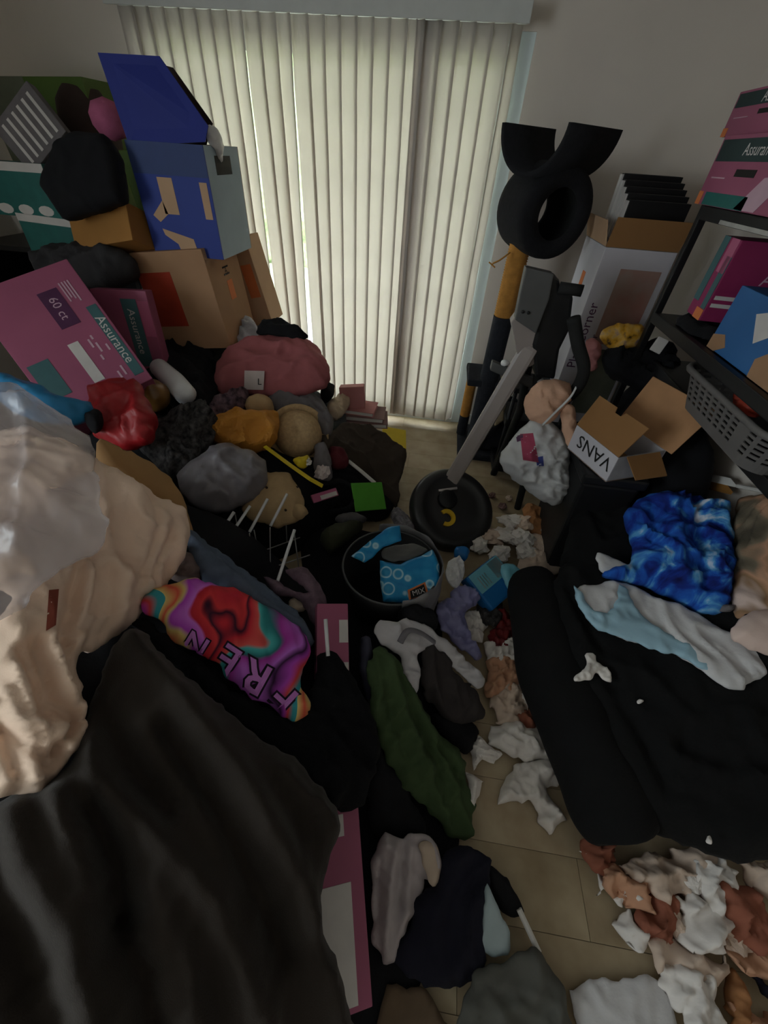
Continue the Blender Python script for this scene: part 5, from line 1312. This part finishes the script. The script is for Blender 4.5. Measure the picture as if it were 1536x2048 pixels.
patch('paper_towel', [(942, 1490, .02), (960, 1470, .04), (990, 1500, .03), (1000, 1510, .03), (985, 1528, .02), (960, 1515, .03), (945, 1530, .02)], M['tissue_white'], 'small torn paper towel at the green jacket edge', 'paper towel', sp=.008, bulge=.015, w=.02, back=.008, wr=.008, ws=20, seed=93, smooth=0, jag=.01, flat=True)
patch('paper_towel', [(935, 1545, .03), (962, 1560, .03), (958, 1590, .02), (945, 1625, .02), (930, 1600, .03)], M['tissue_white'], 'white tissue tucked under the green jacket hem', 'paper towel', sp=.008, bulge=.015, w=.02, back=.008, wr=.006, seed=94, smooth=0, jag=.01, flat=True)

# shirts and jacket along the aisle
patch('jersey', [(748, 1255, .32), (790, 1235, .33), (840, 1240, .31), (862, 1260, .29), (900, 1290, .24), (935, 1320, .18), (965, 1350, .13), (968, 1385, .11), (945, 1375, .13), (905, 1330, .19), (865, 1290, .25), (842, 1300, .27), (838, 1340, .25), (832, 1385, .23), (818, 1380, .24), (800, 1310, .28), (760, 1290, .31)], M['white_jersey'],
      'white jersey with a grey collar band above the green jacket', 'clothing', sp=.009, bulge=.008, w=.02, back=.02, jag=.01, wr=.009, ws=12, wst=2, seed=95)
v, f = tube_vf(smooth_path([P(800, 1285, z=.33), P(815, 1262, z=.34), P(840, 1265, z=.325), P(870, 1285, z=.29)], 5), .012, 8, .4); mk('collar_band', v, f, M['grey_trim'], bpy.data.objects['jersey'], True)
patch('black_sock', [(790, 1220, .3), (840, 1208, .3), (872, 1225, .27), (875, 1255, .25), (855, 1262, .26), (830, 1240, .3)], M['black_cloth'], 'black cloth between the bin and the white jersey', 'clothing', sp=.01, bulge=.03, w=.03, back=.1, wr=.006)
patch('tee_shirt', [(845, 1300, .27), (870, 1290, .26), (905, 1335, .19), (945, 1380, .13), (970, 1420, .09), (960, 1450, .06), (920, 1450, .07), (880, 1430, .1), (850, 1400, .15), (838, 1360, .21)], M['charcoal_shirt'],
      'charcoal shirt between the green jacket and the tissues', 'clothing', sp=.01, bulge=.018, w=.04, back=.03, jag=.012, wr=.012, ws=10, wst=2, wang=-.8, seed=96)
patch('dark_trousers', [(850, 1420, .08), (960, 1440, .05), (955, 1480, .03), (935, 1520, .03), (900, 1490, .05)], M['black_cloth'], 'black trousers below the charcoal shirt', 'clothing', sp=.013, bulge=.03, w=.04, back=.03, wr=.008)
patch('jacket', [(738, 1300, .34), (760, 1290, .34), (800, 1315, .31), (825, 1370, .25), (850, 1420, .19), (885, 1480, .12), (920, 1500, .09), (938, 1540, .06), (945, 1600, .03), (942, 1675, .02), (905, 1680, .03), (870, 1640, .06), (850, 1620, .08), (800, 1560, .14), (765, 1500, .20), (745, 1420, .28), (735, 1350, .32)], M['green_jacket'],
      'olive green jacket trailing from the bin down to the floor', 'clothing', sp=.010, bulge=.022, w=.04, back=.03, jag=.012, wr=.012, ws=8, wst=3, wang=-1.0, seed=97,
      folds=[([(770, 1310), (800, 1420), (850, 1540), (890, 1650)], .02, .015), ([(790, 1330), (830, 1450), (890, 1560)], -.02, .014), ([(755, 1330), (775, 1430), (830, 1560)], -.012, .012), ([(870, 1490), (900, 1530), (920, 1560)], -.025, .012), ([(840, 1430), (900, 1570), (930, 1660)], .02, .014)])
patch('denim_scrap', [(722, 1265, .32), (748, 1285, .31), (742, 1340, .27), (748, 1420, .21), (735, 1400, .23), (722, 1330, .29)], mat('dusk_blue', (60, 60, 78)), 'dark blue cloth strip between the pink carton and green jacket', 'clothing', sp=.011, bulge=.015, w=.02, back=.1, wr=.005)
patch('dark_skirt', [(745, 1450, .2), (800, 1560, .12), (860, 1640, .07), (840, 1690, .05), (770, 1690, .06), (730, 1640, .1), (735, 1540, .18)], M['black_cloth'], 'black skirt in the shadow under the green jacket', 'clothing', sp=.014, bulge=.02, w=.04, back=.04, wr=.008)
patch('satin_top', [(740, 1710, .10), (775, 1675, .13), (830, 1665, .13), (870, 1690, .11), (882, 1720, .10), (870, 1760, .08), (840, 1775, .07), (830, 1830, .05), (800, 1880, .04), (770, 1950, .03), (755, 1900, .05), (745, 1820, .07), (735, 1760, .08)], M['satin'],
      'pale satin top crumpled beside the bottom pink carton', 'clothing', sp=.008, bulge=.015, w=.03, back=.012, jag=.01, wr=.010, ws=10, wst=4, wang=1.3, seed=98,
      folds=[([(790, 1690), (775, 1800), (770, 1900)], .014, .01), ([(820, 1690), (815, 1790), (795, 1880)], .014, .01), ([(805, 1690), (795, 1800)], -.012, .008), ([(760, 1720), (755, 1830)], -.01, .008)])
patch('beige_strap', [(835, 1690, .13), (860, 1680, .13), (880, 1715, .11), (882, 1770, .09), (868, 1782, .09), (850, 1740, .11)], M['beige_cloth'], 'beige cloth strip across the pale satin top', 'clothing', sp=.008, bulge=.008, w=.02, back=.01, wr=.003)
patch('navy_trousers', [(880, 1700, .10), (930, 1690, .10), (972, 1710, .08), (978, 1760, .07), (972, 1830, .06), (968, 1920, .05), (960, 1975, .03), (880, 1985, .03), (820, 1965, .03), (785, 1930, .04), (815, 1860, .05), (835, 1790, .07), (870, 1780, .08)], M['navy_cloth'],
      'navy trousers lying in the bottom middle', 'clothing', sp=.010, bulge=.018, w=.04, back=.015, jag=.012, wr=.012, ws=8, wst=2, seed=99)
patch('black_glove', [(975, 1720, .06), (1000, 1740, .05), (1040, 1800, .04), (1044, 1825, .02), (1018, 1830, .02), (985, 1785, .04)], M['black_cloth'], 'black cloth wedge at the bare floor edge', 'clothing', sp=.010, bulge=.01, w=.02, back=.01, wr=.006)
patch('clear_tub', [(975, 1765, .09), (988, 1800, .085), (1020, 1860, .06), (1028, 1905, .04), (965, 1930, .04), (966, 1840, .07)], M['pale_aqua'], 'pale aqua plastic sheet beside the navy trousers', 'plastic sheet', sp=.010, bulge=.006, w=.02, back=.01, wr=.003, smooth=1)
v, f = tube_vf([P(1038, 1818, z=.05), P(1078, 1905, z=.03)], .008, 8)
tag(mk('plastic_rod', v, f, M['paper_white']), 'white rod on the floor edge right of the navy trousers', 'rod')
patch('grey_blanket', [(960, 1935, .06), (1030, 1905, .07), (1078, 1905, .06), (1110, 1950, .05), (1140, 2030, .04), (1160, 2110, .03), (900, 2120, .05), (930, 2000, .06)], M['olive_grey'], 'olive grey cloth at the bottom edge', 'blanket', sp=.01, bulge=.012, w=.04, back=.03, wr=.008, ws=8, seed=101)
patch('brown_box_scrap', [(770, 1975, .02), (850, 1985, .02), (900, 2060, .02), (740, 2100, .02)], mat('dull_card', (104, 84, 64), bump=.05), 'brown cardboard scrap under the navy trousers at the bottom', 'cardboard', sp=.014, bulge=.002, w=.01, back=.002, wr=.001, smooth=0)
patch('white_towel', [(1135, 1975, .02), (1200, 1958, .03), (1300, 1944, .03), (1322, 1955, .03), (1340, 2000, .025), (1370, 2110, .02), (1180, 2130, .02), (1150, 2040, .02)], M['pad_white'], 'white towel lying at the bottom edge', 'towel', sp=.010, bulge=.006, w=.03, back=.006, wr=.004, ws=9, seed=102, smooth=0)

# litter in the lower right corner
lit = [([(1165, 1680), (1200, 1672), (1230, 1700), (1215, 1735), (1185, 1740)], 'rust_paper', .04, 'rust brown crumpled paper at the foot of the black futon'),
       ([(1170, 1700), (1180, 1690), (1215, 1770), (1290, 1800), (1255, 1840), (1200, 1790)], 'tissue_white', .03, 'white tissue edge along the bare floor at lower right'),
       ([(1200, 1745), (1260, 1730), (1310, 1780), (1300, 1830), (1240, 1815)], 'tissue_peach', .05, 'peach stained tissue left of the large white one'),
       ([(1240, 1720), (1340, 1700), (1400, 1680), (1440, 1720), (1420, 1790), (1330, 1800), (1270, 1770)], 'tissue_warm', .06, 'cream tissue wad touching the black futon front'),
       ([(1400, 1690), (1440, 1695), (1475, 1750), (1450, 1830), (1400, 1800), (1390, 1740)], 'tissue_white', .08, 'tall white tissue wad below the black futon'),
       ([(1230, 1830), (1260, 1810), (1310, 1850), (1315, 1890), (1280, 1895), (1240, 1870)], 'tissue_white', .03, 'small white tissue tip pointing at the white towel'),
       ([(1290, 1770), (1350, 1780), (1360, 1880), (1330, 1920), (1290, 1860)], 'rust_paper', .03, 'brown stained tissue in the middle of the lower right litter'),
       ([(1350, 1800), (1440, 1800), (1465, 1850), (1450, 1900), (1390, 1910), (1350, 1870)], 'tissue_white', .06, 'large bright tissue in the lower right litter'),
       ([(1455, 1780), (1500, 1770), (1540, 1840), (1545, 1890), (1490, 1900), (1460, 1850)], 'rust_paper', .07, 'orange red crumpled napkin at the right edge'),
       ([(1310, 1880), (1380, 1900), (1440, 1930), (1430, 1960), (1360, 1950), (1310, 1920)], 'tissue_warm', .04, 'cream crumpled tissue above the grey white sheet'),
       ([(1310, 1915), (1380, 1935), (1440, 1960), (1450, 2030), (1460, 2100), (1390, 2110), (1350, 2000)], 'tissue_white', .04, 'grey white sheet trailing to the bottom edge'),
       ([(1440, 1930), (1480, 1960), (1520, 2060), (1480, 2120), (1450, 2040)], 'kraft_bag', .04, 'tan paper strip at the lower right corner'),
       ([(1460, 1900), (1550, 1880), (1580, 1930), (1540, 1950), (1480, 1945)], 'tissue_peach', .05, 'peach paper at the right edge below the orange napkin'),
       ([(1485, 1940), (1540, 1945), (1600, 1980), (1600, 2020), (1530, 2000)], 'navy_cloth', .03, 'dark navy cloth at the right edge of the litter'),
       ([(1470, 2020), (1530, 2010), (1600, 2040), (1600, 2120), (1480, 2120)], 'tissue_peach', .03, 'peach orange paper in the bottom right corner'),
       ([(1490, 1730), (1560, 1720), (1590, 1780), (1540, 1800), (1500, 1780)], 'tissue_warm', .08, 'beige tissue at the right edge below the futon')]
for k, (pts, mt, z, lab) in enumerate(lit):
    patch('crumpled_paper', [(a, b, z + .025 * math.sin(i * 2.1 + k)) for i, (a, b) in enumerate(pts)], M[mt], lab, 'paper', sp=.0085, bulge=.02, w=.04, back=.02, wr=.014, ws=16, crease=.016, cs=13, seed=110 + k, smooth=0, jag=.018)
scatter([(1260, 1870, .0, .03), (1340, 1845, .02, .035), (1420, 1860, .03, .035), (1330, 1930, .0, .03), (1460, 1880, .03, .035), (1240, 1780, .02, .03), (1380, 1770, .05, .035)], [M['tissue_white'], M['tissue_warm'], M['tissue_peach']], 'small crumpled tissue ball in the lower right litter', 'tissue', 'tissue balls at lower right', 'tissue')

# black futon, its roll, and what lies on it
ft = thing('futon_cushion', 'black padded floor cushion with a thick rolled side', 'cushion', (.85, .8, 0))
pth = smooth_path([P(1065, 1165, z=.15), P(1095, 1300, z=.16), P(1150, 1440, z=.16), P(1225, 1620, z=.15), P(1250, 1680, z=.14)], 10)
v, f = tube_vf(pth, [.06 + .075 * math.sin(math.pi * min(1, max(0, (i + 1.5) / (len(pth) + 1))) ** .8) ** .35 for i in range(len(pth))], 22)
v = [q + Vector((noise.noise(q * 7), noise.noise(q * 7 + Vector((5, 1, 1))), noise.noise(q * 7 + Vector((1, 9, 1))))) * .014 for q in v]
mk('side_roll', v, f, M['black_futon'], ft, True)
patch('seat_pad', [(1100, 1145, .28), (1180, 1100, .34), (1290, 1100, .36), (1420, 1150, .40), (1560, 1200, .42), (1600, 1400, .38), (1620, 1700, .30), (1500, 1730, .24), (1380, 1690, .22), (1270, 1640, .22), (1180, 1450, .24), (1120, 1270, .26)], M['black_futon'], sp=.018, bulge=.05, w=.08, back=.2, wr=.012, ws=5, parent=ft,
      folds=[([(1130, 1160), (1230, 1400), (1330, 1580)], -.02, .025), ([(1350, 1500), (1450, 1540), (1530, 1530)], -.015, .03)])
for k, (pts, lab) in enumerate(((([(1172, 1308), (1188, 1305), (1200, 1335), (1222, 1340), (1226, 1362), (1205, 1360), (1195, 1345), (1182, 1358), (1150, 1365), (1146, 1352), (1165, 1345), (1178, 1325)]), 'forked white tissue scrap on the black cushion'), ([(1272, 1398), (1282, 1396), (1284, 1406), (1276, 1412)], 'tiny white scrap on the black cushion'), ([(1420, 1675), (1412, 1690), (1428, 1692)], 'pale speck at the front of the black cushion'))):
    patch('tissue', [(a, b, .325 if k < 2 else .3) for a, b in pts], M['tissue_white'], lab, 'tissue', sp=.006, bulge=.006, w=.01, back=.01, wr=.004, ws=30, smooth=1)
patch('black_blanket', [(1140, 1010, .42), (1200, 990, .48), (1262, 1000, .5), (1290, 1060, .46), (1285, 1130, .40), (1220, 1140, .37), (1150, 1130, .34), (1115, 1120, .3), (1140, 1070, .38)], M['black_futon'], 'black blanket between the brown paper bag and the galaxy throw', 'blanket', sp=.015, bulge=.04, w=.06, back=.25, wr=.012, ws=8, seed=131)
pd = patch('absorbent_pad', [(1146, 1172, .42), (1200, 1165, .43), (1232, 1160, .44), (1300, 1185, .44), (1400, 1228, .45), (1500, 1290, .45), (1560, 1310, .45), (1560, 1345, .43), (1500, 1360, .42), (1470, 1385, .41), (1420, 1355, .41), (1360, 1315, .41), (1290, 1290, .40), (1195, 1258, .40), (1165, 1225, .41)], M['pad_white'], 'white absorbent pad with blue edging across the black cushion', 'pad', sp=.010, bulge=.012, w=.02, back=.008, wr=.007, ws=7, wst=2.5, wang=-.5, seed=132)
patch('blue_edge', [(1144, 1168, .435), (1165, 1180, .435), (1180, 1215, .43), (1225, 1228, .43), (1228, 1160, .45), (1250, 1175, .45), (1280, 1230, .435), (1360, 1280, .43), (1430, 1325, .425), (1420, 1345, .42), (1360, 1312, .42), (1290, 1292, .41), (1196, 1260, .41), (1162, 1225, .42)], M['pad_blue'], parent=pd, sp=.010, bulge=.008, w=.015, back=.004, wr=.005, smooth=1)
patch('pad_corner', [(1188, 1108, .46), (1215, 1112, .46), (1262, 1135, .46), (1235, 1142, .45), (1208, 1148, .44)], M['pad_white'], parent=pd, sp=.010, bulge=.008, w=.015, back=.004, wr=.003, smooth=1)
patch('galaxy_throw', [(1248, 1015, .56), (1290, 995, .60), (1330, 982, .62), (1375, 990, .62), (1420, 1000, .62), (1462, 1010, .62), (1458, 1040, .60), (1470, 1100, .55), (1468, 1170, .50), (1450, 1220, .47), (1425, 1228, .46), (1370, 1205, .46), (1330, 1180, .46), (1280, 1165, .46), (1215, 1150, .45), (1210, 1142, .46), (1262, 1130, .48), (1275, 1090, .50), (1258, 1050, .53)], M['galaxy'],
      'blue galaxy print fleece throw beside the white pad', 'throw', sp=.011, bulge=.05, w=.06, back=.1, wr=.016, ws=9, wst=2, wang=1.3, seed=133, folds=[([(1330, 995), (1345, 1080), (1350, 1160)], .02, .02), ([(1385, 1000), (1390, 1090), (1400, 1180)], -.03, .02), ([(1300, 1010), (1300, 1100)], -.02, .018)])
patch('patterned_blanket', [(1465, 1000, .62), (1520, 985, .64), (1600, 1010, .62), (1620, 1150, .55), (1600, 1260, .52), (1500, 1250, .48), (1460, 1235, .47), (1470, 1120, .54)], M['camo'], 'brown and peach patterned blanket at the right edge', 'blanket', sp=.013, bulge=.03, w=.06, back=.15, wr=.010, ws=8, seed=134)
patch('pillow', [(1462, 1270, .50), (1495, 1222, .54), (1520, 1215, .55), (1600, 1230, .55), (1600, 1330, .50), (1540, 1310, .49), (1480, 1290, .49)], M['peach_pillow'], 'pale peach pillow corner at the right edge on the pad', 'pillow', sp=.012, bulge=.03, w=.05, back=.03, wr=.003, smooth=1)
patch('grey_slipper', [(1440, 1205, .50), (1468, 1212, .50), (1460, 1232, .48), (1438, 1225, .48)], M['grey_cloth'], 'grey cloth tip between the galaxy throw and peach pillow', 'clothing', sp=.009, bulge=.015, w=.02, back=.04)
